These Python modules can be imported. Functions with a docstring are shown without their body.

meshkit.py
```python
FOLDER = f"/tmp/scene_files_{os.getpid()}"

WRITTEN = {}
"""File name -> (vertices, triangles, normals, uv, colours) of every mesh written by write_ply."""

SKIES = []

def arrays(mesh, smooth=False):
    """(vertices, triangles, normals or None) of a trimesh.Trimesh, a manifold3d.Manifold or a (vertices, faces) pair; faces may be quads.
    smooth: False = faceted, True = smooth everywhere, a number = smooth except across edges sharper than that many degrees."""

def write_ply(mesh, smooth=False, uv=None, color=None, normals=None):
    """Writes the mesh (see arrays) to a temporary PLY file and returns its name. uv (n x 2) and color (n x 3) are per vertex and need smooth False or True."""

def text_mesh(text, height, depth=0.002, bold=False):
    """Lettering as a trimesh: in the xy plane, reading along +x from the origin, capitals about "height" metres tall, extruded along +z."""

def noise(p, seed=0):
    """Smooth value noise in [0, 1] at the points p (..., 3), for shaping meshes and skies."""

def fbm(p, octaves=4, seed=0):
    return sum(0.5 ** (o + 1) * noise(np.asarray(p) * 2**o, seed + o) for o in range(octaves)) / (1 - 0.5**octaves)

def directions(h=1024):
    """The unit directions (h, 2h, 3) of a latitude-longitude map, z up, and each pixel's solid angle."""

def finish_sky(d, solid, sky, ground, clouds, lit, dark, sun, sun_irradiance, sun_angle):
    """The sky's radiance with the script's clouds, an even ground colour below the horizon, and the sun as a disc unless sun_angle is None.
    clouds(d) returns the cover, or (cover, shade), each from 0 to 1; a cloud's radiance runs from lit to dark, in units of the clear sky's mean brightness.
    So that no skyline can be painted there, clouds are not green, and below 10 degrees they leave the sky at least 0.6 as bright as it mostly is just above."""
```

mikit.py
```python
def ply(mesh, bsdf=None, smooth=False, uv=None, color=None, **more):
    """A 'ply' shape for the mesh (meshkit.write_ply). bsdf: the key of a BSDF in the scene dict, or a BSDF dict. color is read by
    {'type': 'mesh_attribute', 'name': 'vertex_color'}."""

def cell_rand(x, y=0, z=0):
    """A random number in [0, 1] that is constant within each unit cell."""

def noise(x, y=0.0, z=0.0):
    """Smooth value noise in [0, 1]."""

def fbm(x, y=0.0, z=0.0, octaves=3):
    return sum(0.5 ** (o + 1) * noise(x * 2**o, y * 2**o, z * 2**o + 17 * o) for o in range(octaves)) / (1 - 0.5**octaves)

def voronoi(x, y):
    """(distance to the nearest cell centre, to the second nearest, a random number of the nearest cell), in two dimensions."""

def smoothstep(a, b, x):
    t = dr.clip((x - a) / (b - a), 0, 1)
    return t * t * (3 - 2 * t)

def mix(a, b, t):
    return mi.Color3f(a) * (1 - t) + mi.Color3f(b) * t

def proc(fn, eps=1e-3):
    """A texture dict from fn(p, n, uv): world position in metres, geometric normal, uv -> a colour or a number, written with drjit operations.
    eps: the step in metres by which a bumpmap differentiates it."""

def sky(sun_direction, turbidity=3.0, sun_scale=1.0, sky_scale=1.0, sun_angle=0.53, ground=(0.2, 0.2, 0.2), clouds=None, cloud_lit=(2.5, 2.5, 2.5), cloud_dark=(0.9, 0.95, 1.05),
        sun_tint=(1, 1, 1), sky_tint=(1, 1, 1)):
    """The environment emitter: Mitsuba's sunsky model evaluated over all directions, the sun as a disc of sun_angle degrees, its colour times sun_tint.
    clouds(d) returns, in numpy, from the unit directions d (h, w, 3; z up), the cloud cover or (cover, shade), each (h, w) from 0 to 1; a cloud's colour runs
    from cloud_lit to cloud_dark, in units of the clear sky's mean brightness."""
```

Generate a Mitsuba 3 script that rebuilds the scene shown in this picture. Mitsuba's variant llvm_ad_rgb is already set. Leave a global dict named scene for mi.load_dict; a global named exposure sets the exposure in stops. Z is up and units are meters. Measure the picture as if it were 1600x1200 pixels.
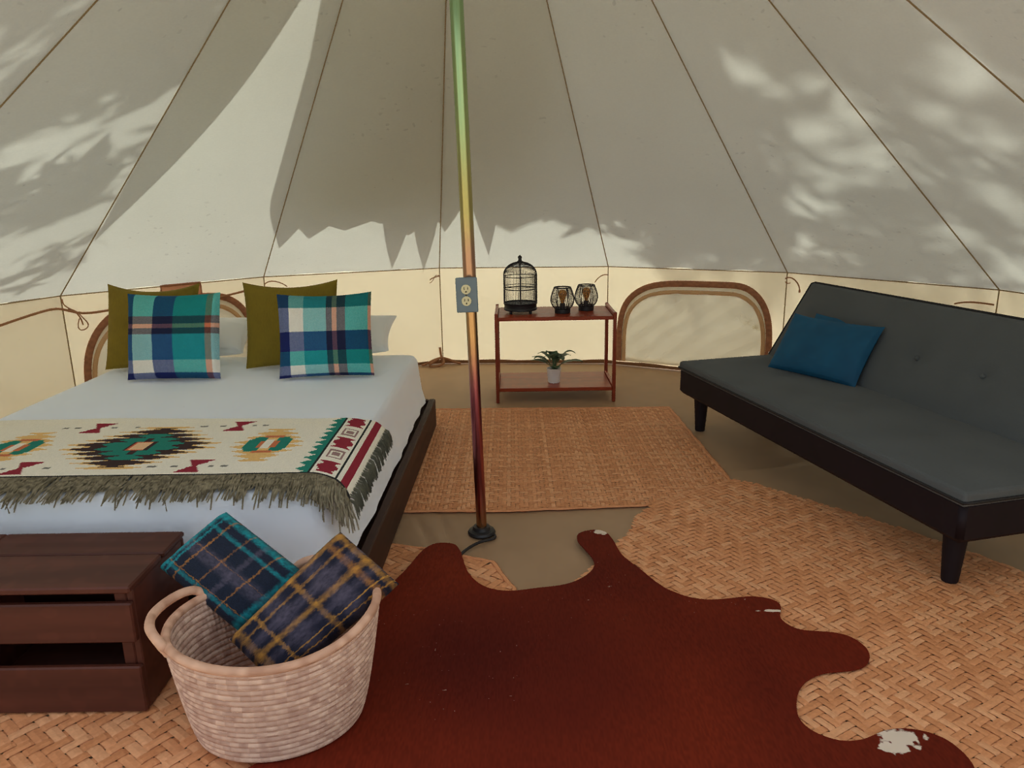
import math, random
import numpy as np, trimesh, manifold3d as m3, shapely.geometry as sg
import drjit as dr, mitsuba as mi, mikit, meshkit
from mikit import noise, fbm, smoothstep, mix, cell_rand

T4 = mi.ScalarTransform4f
scene, labels = {'type': 'scene'}, {}
rng = np.random.default_rng(7)
random.seed(7)

# ------------------------------------------------------------------ camera, sky, sun, exposure
CAM = np.array([0.131, -2.619, 1.259])
FWD, UPV = [-0.00242, 0.9684, -0.2493], [0.0157, 0.2493, 0.9683]
scene['camera'] = {'type': 'perspective', 'fov': 68.74, 'fov_axis': 'x', 'near_clip': 0.02, 'far_clip': 500.0,
                   'to_world': T4().look_at(origin=CAM.tolist(), target=(CAM + np.array(FWD)).tolist(), up=UPV)}
SUN = np.array([0.16, 0.50, 0.85]); SUN = SUN / np.linalg.norm(SUN)
def clouds(d):
    return 0.85 * np.clip((meshkit.fbm(d * [2.0, 2.0, 3.0], 4, 3) - 0.30) / 0.3, 0, 1)
scene['sky'] = mikit.sky(SUN.tolist(), turbidity=4.0, sun_scale=1.0, sky_scale=1.0, sun_angle=0.9, ground=(0.34, 0.29, 0.20), clouds=clouds, cloud_lit=(2.1, 2.1, 2.15), sun_tint=(0.82, 1.0, 1.16), sky_tint=(1.12, 1.05, 0.90))
exposure = 2.32

# ------------------------------------------------------------------ helpers
def lin(r, g, b):
    c = np.array([r, g, b]) / 255.0
    return [float(x) for x in np.where(c < 0.04045, c / 12.92, ((c + 0.055) / 1.055) ** 2.4)]

def nv(a):
    a = np.asarray(a, float); return a / np.linalg.norm(a)

def principled(name, col, rough=0.7, two=True, **kw):
    b = {'type': 'principled', 'base_color': col if isinstance(col, dict) else {'type': 'rgb', 'value': col}, 'roughness': rough, **kw}
    scene[name] = {'type': 'twosided', 'b': b} if two else b
    return name

def bumped(name, col, height, rough=0.7, scale=1.0, **kw):
    b = {'type': 'principled', 'base_color': col if isinstance(col, dict) else {'type': 'rgb', 'value': col}, 'roughness': rough, **kw}
    scene[name] = {'type': 'twosided', 'b': {'type': 'bumpmap', 'tex': height, 'scale': scale, 'b': b}}
    return name

def ob(key, mesh, mat, smooth=False, **kw):
    scene[key] = mikit.ply(mesh, mat, smooth, **kw); return key

def tag(key, label=None, cat=None, group=None, kind=None):
    d = {}
    if label: d['label'] = label
    if cat: d['category'] = cat
    if group: d['group'] = group
    if kind: d['kind'] = kind
    labels[key] = d

def num(base, i):
    return base if i == 0 else f'{base}_{i:03d}'

def cbox(lo, hi, c=0.004):
    """A box with chamfered edges."""
    lo, hi = np.array(lo, float), np.array(hi, float); c = min(c, 0.45 * float((hi - lo).min())); P = []
    for s in np.ndindex(2, 2, 2):
        p = np.where(s, hi, lo); d = np.where(s, -1, 1)
        for k in range(3):
            q = p + d * c; q[k] = p[k]; P.append(q)
    return trimesh.PointCloud(np.array(P)).convex_hull

def tube(pts, r, n=6, closed=False, flat=1.0, nrm=None):
    p = np.asarray(pts, float); r = np.broadcast_to(np.asarray(r, float), (len(p),))
    t = (np.roll(p, -1, 0) - np.roll(p, 1, 0)) if closed else np.gradient(p, axis=0)
    t /= np.linalg.norm(t, axis=1, keepdims=True) + 1e-12
    ref = np.array([0, 0, 1.0]) if nrm is None else np.asarray(nrm, float)
    ref = np.broadcast_to(ref, p.shape)
    a = np.cross(t, ref); bad = np.linalg.norm(a, axis=1) < 0.15
    a[bad] = np.cross(t[bad], [0.6, 0.8, 0.0]); a /= np.linalg.norm(a, axis=1, keepdims=True)
    b = np.cross(a, t)
    g = np.arange(n) * 2 * np.pi / n
    v = p[:, None] + r[:, None, None] * (np.cos(g)[None, :, None] * a[:, None] + flat * np.sin(g)[None, :, None] * b[:, None])
    m = len(p); k = m if closed else m - 1
    i, j = np.meshgrid(np.arange(k), np.arange(n), indexing='ij'); i2 = (i + 1) % m; j2 = (j + 1) % n
    f = np.stack([i * n + j, i2 * n + j, i2 * n + j2, i * n + j2], -1).reshape(-1, 4)
    f = np.vstack([f[:, [0, 1, 2]], f[:, [0, 2, 3]]]); v = v.reshape(-1, 3)
    if not closed:
        v = np.vstack([v, p[0], p[-1]]); e = np.arange(n)
        f = np.vstack([f, np.c_[(e + 1) % n, e, np.full(n, m * n)], np.c_[(m - 1) * n + e, (m - 1) * n + (e + 1) % n, np.full(n, m * n + 1)]])
    f = f[:, ::-1]
    return trimesh.Trimesh(v, f, process=False)

def lathe(prof, n=32, loc=(0, 0, 0)):
    """prof: (radius, height) from bottom to top; closed to the axis if the ends have radius 0."""
    prof = np.array(prof, float); g = np.arange(n) * 2 * np.pi / n
    v = np.stack([prof[:, 0, None] * np.cos(g), prof[:, 0, None] * np.sin(g), np.repeat(prof[:, 1, None], n, 1)], -1).reshape(-1, 3)
    i, j = np.meshgrid(np.arange(len(prof) - 1), np.arange(n), indexing='ij'); j2 = (j + 1) % n
    f = np.stack([i * n + j, i * n + j2, (i + 1) * n + j2, (i + 1) * n + j], -1).reshape(-1, 4)
    m = trimesh.Trimesh(v + np.array(loc), np.vstack([f[:, [0, 1, 2]], f[:, [0, 2, 3]]]), process=False)
    return m

def grid(nu, nw, fn):
    """fn(u, w) -> points, u and w in 0..1; returns the mesh and (u, w)."""
    u, w = np.meshgrid(np.linspace(0, 1, nu), np.linspace(0, 1, nw), indexing='ij')
    P = fn(u, w).reshape(-1, 3)
    i, j = np.meshgrid(np.arange(nu - 1), np.arange(nw - 1), indexing='ij')
    f = np.stack([i * nw + j, (i + 1) * nw + j, (i + 1) * nw + j + 1, i * nw + j + 1], -1).reshape(-1, 4)
    return trimesh.Trimesh(P, np.vstack([f[:, [0, 1, 2]], f[:, [0, 2, 3]]]), process=False), np.c_[u.ravel(), w.ravel()]

def cat(ms):
    return trimesh.util.concatenate(ms)

def spline(pts, n, closed=False):
    from scipy.interpolate import splprep, splev
    p = np.asarray(pts, float)
    if closed: p = np.vstack([p, p[:1]])
    tck, _ = splprep(p.T, s=0, per=closed, k=min(3, len(p) - 1))
    return np.array(splev(np.linspace(0, 1, n, endpoint=not closed), tck)).T

def frame_move(mesh, o, ex, ey, ez):
    M = np.eye(4); M[:3, 0], M[:3, 1], M[:3, 2], M[:3, 3] = ex, ey, ez, o
    m = mesh.copy(); m.apply_transform(M); return m

# ------------------------------------------------------------------ materials
def canvas(name, col, trans):
    scene[name] = {'type': 'principledthin', 'base_color': {'type': 'rgb', 'value': col} if not isinstance(col, dict) else col, 'roughness': 0.9, 'spec_trans': 0.0, 'eta': 1.3, 'diff_trans': trans}
    return name

def dirt_canvas(p, n, uv):
    s = fbm(p.x * 1.7, p.y * 1.7, p.z * 1.7)
    w = noise(p.x * 160, p.y * 160, p.z * 160)
    sp = smoothstep(0.84, 0.90, noise(p.x * 44, p.y * 44, p.z * 44)) * smoothstep(0.55, 0.75, noise(p.x * 3 + 9, p.y * 3, p.z * 3))
    return mix(mi.Color3f(0.68, 0.685, 0.62), mi.Color3f(0.61, 0.61, 0.545), s) * (0.97 + 0.05 * w) * (1 - 0.15 * sp)
canvas('roof_canvas', mikit.proc(dirt_canvas), 0.45)
def wall_col(p, n, uv):
    s = fbm(p.x * 2.1, p.y * 2.1, p.z * 2.6)
    return mix(mi.Color3f(0.86, 0.76, 0.56), mi.Color3f(0.79, 0.69, 0.49), s)
canvas('wall_canvas', mikit.proc(wall_col), 0.66)
canvas('window_canvas', mikit.proc(lambda p, n, uv: mix(mi.Color3f(0.86, 0.83, 0.74), mi.Color3f(0.80, 0.76, 0.66), fbm(p.x * 9, p.y * 9, p.z * 9))), 0.72)
principled('webbing', mikit.proc(lambda p, n, uv: mix(mi.Color3f(*lin(172, 118, 84)), mi.Color3f(*lin(140, 92, 64)), noise(p.x * 60, p.y * 60, p.z * 60))), 0.85)
principled('cord', lin(160, 112, 78), 0.85)
principled('seam_thread', lin(150, 128, 96), 0.9)
def floor_col(p, n, uv):
    s = fbm(p.x * 1.3 + 4, p.y * 1.3); q = fbm(p.x * 9, p.y * 9)
    return mix(mi.Color3f(*lin(182, 148, 114)), mi.Color3f(*lin(152, 120, 88)), s * 0.7 + q * 0.3)
principled('groundsheet', mikit.proc(floor_col), 0.55)
principled('sheet_edge', lin(150, 112, 78), 0.6)
principled('grass_ground', mikit.proc(lambda p, n, uv: mix(mi.Color3f(0.36, 0.30, 0.19), mi.Color3f(0.42, 0.35, 0.24), fbm(p.x, p.y))), 0.9)

def straw(k):
    base = [(238, 168, 116), (232, 160, 108), (243, 178, 127), (226, 154, 102)][k]
    a, b = mi.Color3f(*lin(*base)), mi.Color3f(*lin(base[0] - 34, base[1] - 30, base[2] - 24))
    def fn(p, n, uv):
        return mix(a, b, 0.65 * fbm(p.x * 14 + k * 7, p.y * 14, 3.0 * k) + 0.35 * noise(p.x * 190, p.y * 190))
    return fn
for k in range(4): principled(f'straw_{k}', mikit.proc(straw(k)), 0.62)

def wood(c0, c1, axis=0, freq=1.0):
    a, b = mi.Color3f(*lin(*c0)), mi.Color3f(*lin(*c1))
    def fn(p, n, uv):
        q = [p.x, p.y, p.z]; s = [22.0 * freq] * 3; s[axis] = 1.6 * freq
        g = fbm(q[0] * s[0], q[1] * s[1], q[2] * s[2], octaves=4)
        w = smoothstep(0.62, 0.8, noise(q[0] * 31, q[1] * 31, q[2] * 31)) * 0.25
        return mix(a, b, g) * (1 + 0.5 * w)
    return mikit.proc(fn)
principled('crate_wood', wood((92, 46, 32), (58, 25, 16), 0), 0.5, specular=0.35)
principled('bed_wood', wood((66, 38, 26), (40, 22, 16), 1), 0.55, specular=0.3)
principled('table_wood', wood((164, 64, 28), (112, 38, 16), 0), 0.34, specular=0.35)
principled('table_post_wood', wood((150, 60, 28), (104, 38, 16), 2), 0.34, specular=0.35)

bumped('sheet_white', mikit.proc(lambda p, n, uv: mix(mi.Color3f(0.83, 0.875, 0.91), mi.Color3f(0.79, 0.835, 0.875), fbm(p.x * 4, p.y * 4, p.z * 4))),
       mikit.proc(lambda p, n, uv: fbm(p.x * 7, p.y * 5, p.z * 7) * 0.006, 2e-3), 0.85)
principled('pillow_white', lin(240, 241, 238), 0.85)
principled('olive_cloth', mikit.proc(lambda p, n, uv: mix(mi.Color3f(*lin(136, 116, 22)), mi.Color3f(*lin(114, 94, 14)), 0.6 * fbm(p.x * 12, p.y * 12, p.z * 12) + 0.4 * noise(uv.x * 260, uv.y * 40))), 0.85, sheen=0.4)
principled('blue_cloth', mikit.proc(lambda p, n, uv: mix(mi.Color3f(*lin(2, 86, 120)), mi.Color3f(*lin(0, 66, 98)), fbm(p.x * 10, p.y * 10, p.z * 10))), 0.75)
def grey_fab(p, n, uv):
    s = fbm(p.x * 5, p.y * 5, p.z * 5); q = noise(p.x * 420, p.y * 420, p.z * 420)
    return mix(mi.Color3f(*lin(92, 96, 97)), mi.Color3f(*lin(74, 78, 79)), 0.6 * s + 0.4 * q)
principled('sofa_grey', mikit.proc(grey_fab), 0.9)
principled('sofa_black', mikit.proc(lambda p, n, uv: mix(mi.Color3f(*lin(32, 20, 26)), mi.Color3f(*lin(22, 14, 18)), fbm(p.x * 8, p.y * 8, p.z * 8))), 0.65, specular=0.25)
principled('sofa_piping', lin(26, 24, 26), 0.7)

def stripes(x, bands):
    c = mi.Color3f(*bands[0][1])
    for lo, col in bands[1:]:
        c = dr.select(x >= lo, mi.Color3f(*col), c)
    return c
NAVY, TEAL, WHITE, ORANGE, BLACK, DTEAL = lin(10, 26, 92), lin(0, 134, 134), lin(236, 232, 220), lin(206, 116, 82), lin(20, 20, 34), lin(0, 92, 98)
def plaid(warp, weft):
    def fn(p, n, uv):
        x, y = uv.x, uv.y
        a, b = stripes(x, warp), stripes(1 - y, weft)
        t = dr.select(cell_rand(x * 150, y * 150) > 0.5, 0.60, 0.40)
        g = dr.sqrt(dr.maximum(a * b, 1e-5))
        return (mix(a, b, t) * 0.25 + g * 0.75) * (0.9 + 0.2 * noise(x * 240, y * 240))
    return mikit.proc(fn)
principled('plaid_a', plaid([(0, NAVY), (.09, WHITE), (.33, NAVY), (.55, TEAL), (.68, TEAL), (.88, ORANGE), (.94, WHITE)],
                            [(0, TEAL), (.27, BLACK), (.36, ORANGE), (.41, BLACK), (.48, lin(60, 150, 170)), (.78, WHITE), (.93, NAVY)]), 0.9)
principled('plaid_b', plaid([(0, NAVY), (.13, WHITE), (.29, lin(60, 160, 170)), (.53, BLACK), (.59, ORANGE), (.64, BLACK), (.73, TEAL), (.97, ORANGE)],
                            [(0, DTEAL), (.17, WHITE), (.46, NAVY), (.69, TEAL), (.86, WHITE), (.97, NAVY)]), 0.9)

def wool(base, lines_u, lines_v, blotch):
    """Brushed tartan: soft stripes (position, width, colour, strength) along u and v."""
    B0 = mi.Color3f(*base)
    def fn(p, n, uv):
        w = 0.022 * (noise(uv.x * 70, uv.y * 70) - 0.5)
        c = B0 * (0.7 + 0.6 * noise(uv.x * 130, uv.y * 130))
        for co, ls in ((uv.x + w, lines_u), (uv.y + w, lines_v)):
            for pos, wd, col, st in ls:
                m = (1 - smoothstep(wd * 0.15, wd * 0.80, dr.abs(co - pos))) * st * (0.15 + 1.0 * fbm(uv.x * 34 + 3, uv.y * 34))
                c = mix(c, mi.Color3f(*col), dr.clip(m, 0, 1))
        return c
    return mikit.proc(fn)
TQ, OR, GR, YE = lin(20, 150, 158), lin(176, 116, 50), lin(96, 88, 104), lin(206, 146, 56)
principled('wool_teal', wool(lin(16, 26, 44), [(.12, .05, TQ, .55), (.16, .012, OR, .7), (.45, .16, GR, .55), (.50, .012, OR, .5), (.78, .05, TQ, .6), (.95, .08, TQ, .9)],
                             [(.05, .07, TQ, .8), (.28, .016, OR, .7), (.42, .05, GR, .5), (.58, .016, OR, .5), (.80, .018, OR, .8), (.90, .025, TQ, .8), (.97, .07, TQ, .9)], 0), 0.95, sheen=0.6)
principled('wool_yellow', wool(lin(18, 20, 40), [(.06, .05, YE, .5), (.20, .025, YE, .55), (.33, .14, GR, .45), (.52, .04, YE, .45), (.68, .14, GR, .5), (.86, .05, OR, .6), (.96, .05, YE, .6)],
                               [(.06, .016, YE, .8), (.15, .014, YE, .8), (.30, .10, GR, .35), (.45, .08, YE, .5), (.62, .12, GR, .5), (.76, .035, YE, .45), (.93, .07, YE, .65)], 0), 0.95, sheen=0.6)

def hide_col(p, n, uv):
    s = fbm(p.x * 2.6, p.y * 2.6); h = noise(p.x * 260, p.y * 70)
    c = mix(mi.Color3f(*lin(124, 40, 18)), mi.Color3f(*lin(80, 18, 9)), s) * (0.85 + 0.3 * h)
    d = smoothstep(0.50, 0.16, dr.sqrt(dr.square((p.x - 0.15) / 1.0) + dr.square((p.y + 0.85) / 1.3)))
    c = mix(c, mi.Color3f(*lin(74, 15, 11)), 0.5 * d)
    for x, y, rx, ry in ((0.452, -0.048, 0.034, 0.020), (0.908, -0.606, 0.045, 0.008), (1.012, -1.150, 0.048, 0.030), (0.985, -1.180, 0.035, 0.022)):
        e = dr.sqrt(dr.square((p.x - x) / rx) + dr.square((p.y - y) / ry)) + 1.3 * (fbm(p.x * 55, p.y * 55) - 0.5)
        c = mix(c, mi.Color3f(*lin(226, 208, 186)), 1 - smoothstep(0.85, 1.1, e))
    sp = 0.7 * smoothstep(0.975, 0.985, noise(p.x * 110, p.y * 110)) * smoothstep(0.66, 0.74, noise(p.x * 2.2 + 5, p.y * 2.2))
    return mix(c, mi.Color3f(*lin(190, 160, 140)), sp)
bumped('cowhide', mikit.proc(hide_col), mikit.proc(lambda p, n, uv: noise(p.x * 330, p.y * 120) * 0.0008, 1e-3), 0.7, specular=0.12)

def coil_col(p, n, uv):
    st = noise(uv.x * 1.0, uv.y * 3.0)
    r = cell_rand(dr.floor(uv.x * 0.5), dr.floor(uv.y))
    c = mix(mi.Color3f(*lin(238, 204, 178)), mi.Color3f(*lin(160, 112, 94)), 0.42 * r + 0.4 * st)
    return c * (0.86 + 0.2 * fbm(p.x * 9, p.y * 9, p.z * 9))
bumped('palm_coil', mikit.proc(coil_col), mikit.proc(lambda p, n, uv: dr.sin(uv.x * 2 * np.pi) * 0.0012, 6e-4), 0.7)
principled('palm_rim', mikit.proc(lambda p, n, uv: mix(mi.Color3f(*lin(218, 174, 144)), mi.Color3f(*lin(180, 132, 104)), noise(uv.x * 0.7, uv.y * 2))), 0.65)

def pole_col(p, n, uv):   # yellow-zinc plating, with green and purple reflections painted in by height
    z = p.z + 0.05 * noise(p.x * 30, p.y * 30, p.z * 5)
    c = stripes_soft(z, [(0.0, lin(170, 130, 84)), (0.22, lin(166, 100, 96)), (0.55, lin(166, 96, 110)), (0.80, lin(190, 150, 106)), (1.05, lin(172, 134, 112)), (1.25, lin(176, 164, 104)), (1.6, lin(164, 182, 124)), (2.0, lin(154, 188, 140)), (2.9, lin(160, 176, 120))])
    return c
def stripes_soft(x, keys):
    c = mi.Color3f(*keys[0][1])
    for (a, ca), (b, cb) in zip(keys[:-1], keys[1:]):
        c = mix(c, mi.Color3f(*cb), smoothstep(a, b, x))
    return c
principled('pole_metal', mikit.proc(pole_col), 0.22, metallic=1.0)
principled('black_metal', lin(30, 28, 30), 0.45)
principled('outlet_grey', lin(108, 122, 128), 0.5)
principled('outlet_cream', lin(214, 204, 160), 0.4)
principled('dark_slot', lin(70, 62, 40), 0.7)
principled('cage_black', lin(26, 24, 28), 0.5)
principled('lantern_wire', lin(72, 62, 62), 0.5)
principled('bulb_amber', lin(232, 160, 70), 0.15, two=True, clearcoat=0.6)
principled('pot_white', lin(226, 222, 216), 0.35)
principled('soil', lin(50, 38, 28), 0.95)
principled('leaf_green', mikit.proc(lambda p, n, uv: mix(mi.Color3f(*lin(58, 84, 56)), mi.Color3f(*lin(92, 116, 80)), fbm(p.x * 40, p.y * 40, p.z * 40))), 0.5)
scene['tree_leaf'] = {'type': 'principledthin', 'base_color': {'type': 'rgb', 'value': [0.10, 0.16, 0.05]}, 'roughness': 0.6, 'diff_trans': 0.5, 'spec_trans': 0.0}
principled('bark', lin(96, 78, 60), 0.9)

# throw blanket with woven geometric motifs; uv in metres from the right end (u) and the front hem (v)
CREAM, DKRED, DKGRN, DKBRN, OCH, GRY = lin(236, 228, 206), lin(140, 28, 46), lin(20, 122, 104), lin(52, 30, 28), lin(226, 182, 112), lin(120, 116, 108)
def throw_col(p, n, uv):
    q = 0.0075
    u = (dr.floor(uv.x / q) + 0.5) * q; v = (dr.floor(uv.y / q) + 0.5) * q
    c = mi.Color3f(*CREAM)
    C = lambda k: mi.Color3f(*k)
    def diamond(c, u0, v0, a, b, col, tooth=0.0):
        x, y = dr.abs(u - u0), dr.abs(v - v0)
        step = 0.046
        ys = (dr.floor(y / step) + 0.5) * step
        lim = a * (1 - ys / b) + tooth * (0.5 - dr.abs((y / step - dr.floor(y / step)) - 0.5)) * 2
        return dr.select((x < lim) & (y < b), C(col), c)
    # centre medallions
    for u0 in (0.80, 2.10):
        c = diamond(c, u0, 0.285, 0.20, 0.215, OCH, 0.10)
        c = diamond(c, u0, 0.285, 0.185, 0.20, DKBRN, 0.075)
        c = diamond(c, u0, 0.285, 0.125, 0.14, DKGRN, 0.045)
        c = diamond(c, u0, 0.285, 0.055, 0.085, DKBRN, 0.0)
        c = diamond(c, u0, 0.285, 0.045, 0.070, lin(196, 92, 60), 0.0)
        c = dr.select((dr.abs(u - u0) < 0.028) & (dr.abs(v - 0.285) < 0.034), C(lin(232, 186, 140)), c)
    for u0 in (0.365, 1.235):
        c = diamond(c, u0, 0.29, 0.085, 0.17, OCH, 0.05)
        x, y = dr.abs(u - u0), dr.abs(v - 0.29)
        c = dr.select((x > 0.018) & (x < 0.075) & (y < 0.075) & (x + y * 0.6 < 0.10), C(DKGRN), c)
        c = dr.select((x < 0.035) & (y < 0.09) & (dr.abs(y - 0.05) > 0.018), C(lin(196, 112, 70)), c)
        c = diamond(c, u0, 0.29, 0.03, 0.045, CREAM)
    # hourglasses with dashed lines
    for u0, v0 in ((0.535, 0.50), (1.06, 0.50), (0.535, 0.085), (1.085, 0.085), (1.62, 0.50), (1.62, 0.085)):
        x, y = dr.abs(u - u0 + (v - v0) * 0.10), dr.abs(v - v0)
        c = dr.select((y < 0.055) & (x < 0.007 + y * 0.62), C(DKRED), c)
        d = (y < 0.0078) & (x > 0.045) & (x < 0.15) & (cell_rand(u / 0.0225, 3.0) > 0.35)
        c = dr.select(d, C(GRY), c)
    # end border
    tooth = dr.abs(v / 0.05 - dr.floor(v / 0.05) - 0.5) * 2
    c = dr.select((u > 0.155) & (u < 0.172 + 0.034 * tooth), C(DKGRN), c)
    c = dr.select((u > 0.149) & (u < 0.158), C(lin(20, 30, 28)), c)
    band = (u > 0.062) & (u < 0.149)
    ph = (v - 0.02) / 0.115; i = dr.floor(ph); f = ph - i
    odd = (i - 2 * dr.floor(i / 2)) > 0.5
    xc = dr.abs(u - 0.105)
    red = ~odd & (xc < 0.034) & (xc < 0.008 + 0.05 * dr.abs(2 * dr.abs(f - 0.5) - 0.5) + 0.012) & (f > 0.06) & (f < 0.94)
    gry = odd & (xc < 0.030) & (dr.abs(f - 0.5) < 0.32) & ((xc > 0.022) | (dr.abs(f - 0.5) > 0.22) | ((xc < 0.012) & (dr.abs(f - 0.5) < 0.12)))
    c = dr.select(band & red, C(DKRED), c); c = dr.select(band & gry, C(lin(150, 118, 110)), c)
    c = dr.select((u > 0.052) & (u < 0.060), C(lin(26, 30, 28)), c)
    c = dr.select((u > 0.018) & (u < 0.040), C(DKRED), c)
    c = dr.select(v < 0.018, C(lin(30, 28, 26)), c)
    return c * (0.92 + 0.12 * noise(uv.x * 500, uv.y * 160))
principled('throw_cloth', mikit.proc(throw_col), 0.9)
principled('fringe_yarn', mikit.proc(lambda p, n, uv: mix(mi.Color3f(*lin(156, 144, 116)), mi.Color3f(*lin(92, 84, 64)), noise(p.x * 90, p.y * 90, p.z * 9))), 0.9)
principled('fringe_dark', mikit.proc(lambda p, n, uv: mix(mi.Color3f(*lin(104, 102, 82)), mi.Color3f(*lin(48, 52, 44)), noise(p.x * 50, p.y * 50, p.z * 9))), 0.9)

# ------------------------------------------------------------------ tent geometry
NP, RT, HW, HA, TH0 = 15, 2.988, 0.72, 2.885, 0.0730
AL = 2 * math.pi / NP
def corner(k, z=0.0):
    t = TH0 + AL * (k - 2.5); return np.array([RT * math.sin(t), RT * math.cos(t), z])
APEX = np.array([0, 0, HA])
def roof_pt(s, v):
    """s: panel number plus the fraction across; v: 0 at the eave, 1 at the apex."""
    k = math.floor(s); u = s - k
    M = corner(k, HW) * (1 - v) + APEX * v; N = corner(k + 1, HW) * (1 - v) + APEX * v
    return M * (1 - u) + N * u

DOOR = (8, 9, 10, 11)   # the wide entrance, its canvas tied up
def roof_panel(k):
    A, B = corner(k, HW), corner(k + 1, HW); nrm = nv(np.cross(B - A, APEX - A)); nrm *= np.sign(nrm[2])
    def fn(u, w):
        vv = 0.98 * w
        if k in DOOR: vv = 0.62 + 0.36 * w
        P = (A * (1 - u[..., None]) + B * u[..., None]) * (1 - vv[..., None]) + APEX * vv[..., None]
        sag = 0.030 * np.sin(np.pi * u) * np.sin(np.pi * vv) ** 0.8
        wid = 1.24 * (1 - vv)
        rad = np.exp(-vv * 9) * np.sin(np.pi * u)
        q = np.stack([(u - .5) * wid * 9 + k * 13, vv * 2.2, 0 * u + k], -1)
        wr = 0.010 * (meshkit.fbm(q, 3, 3) - 0.5) * np.sin(np.pi * u) + 0.010 * rad * (meshkit.noise(np.stack([u * 9 + k * 5, vv * 3, 0 * u], -1), 5) - 0.5)
        return P + nrm * (-(sag) + wr)[..., None]
    return grid(26, 50, fn)[0]
def wall_panel(k, holes=None):
    A, B = corner(k), corner(k + 1); d = nv(B - A); nrm = np.array([d[1], -d[0], 0])   # points inward
    if nrm @ (A + B) > 0: nrm = -nrm
    def fn(u, w):
        P = (A * (1 - u[..., None]) + B * u[..., None]); P = P + np.stack([0 * w, 0 * w, 0.005 + w * (HW - 0.005)], -1)
        e = np.sin(np.pi * u) * np.sin(np.pi * w)
        q = np.stack([u * 3.4 + w * 1.6 + k * 3, w * 1.3 - u * 0.6, 0 * u + k], -1)
        return P - nrm * (0.012 * e - 0.016 * e * (meshkit.fbm(q, 3, 11) - 0.5))[..., None]
    m = grid(56, 34, fn)[0]
    if k in HOLES:
        c = m.vertices[m.faces].mean(1); d2 = (c - A) @ d
        pg = sg.Polygon(HOLES[k]).buffer(-.035); keep = [not pg.contains(sg.Point(a, b)) for a, b in zip(d2, c[:, 2])]
        m.update_faces(np.array(keep))
    return m
WIN1 = [(.10, .03), (.10, .16), (.105, .30), (.150, .46), (.28, .572), (.45, .612), (.656, .620), (.85, .622), (.99, .605), (1.09, .523), (1.15, .354), (1.158, .20), (1.155, .03)]
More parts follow.
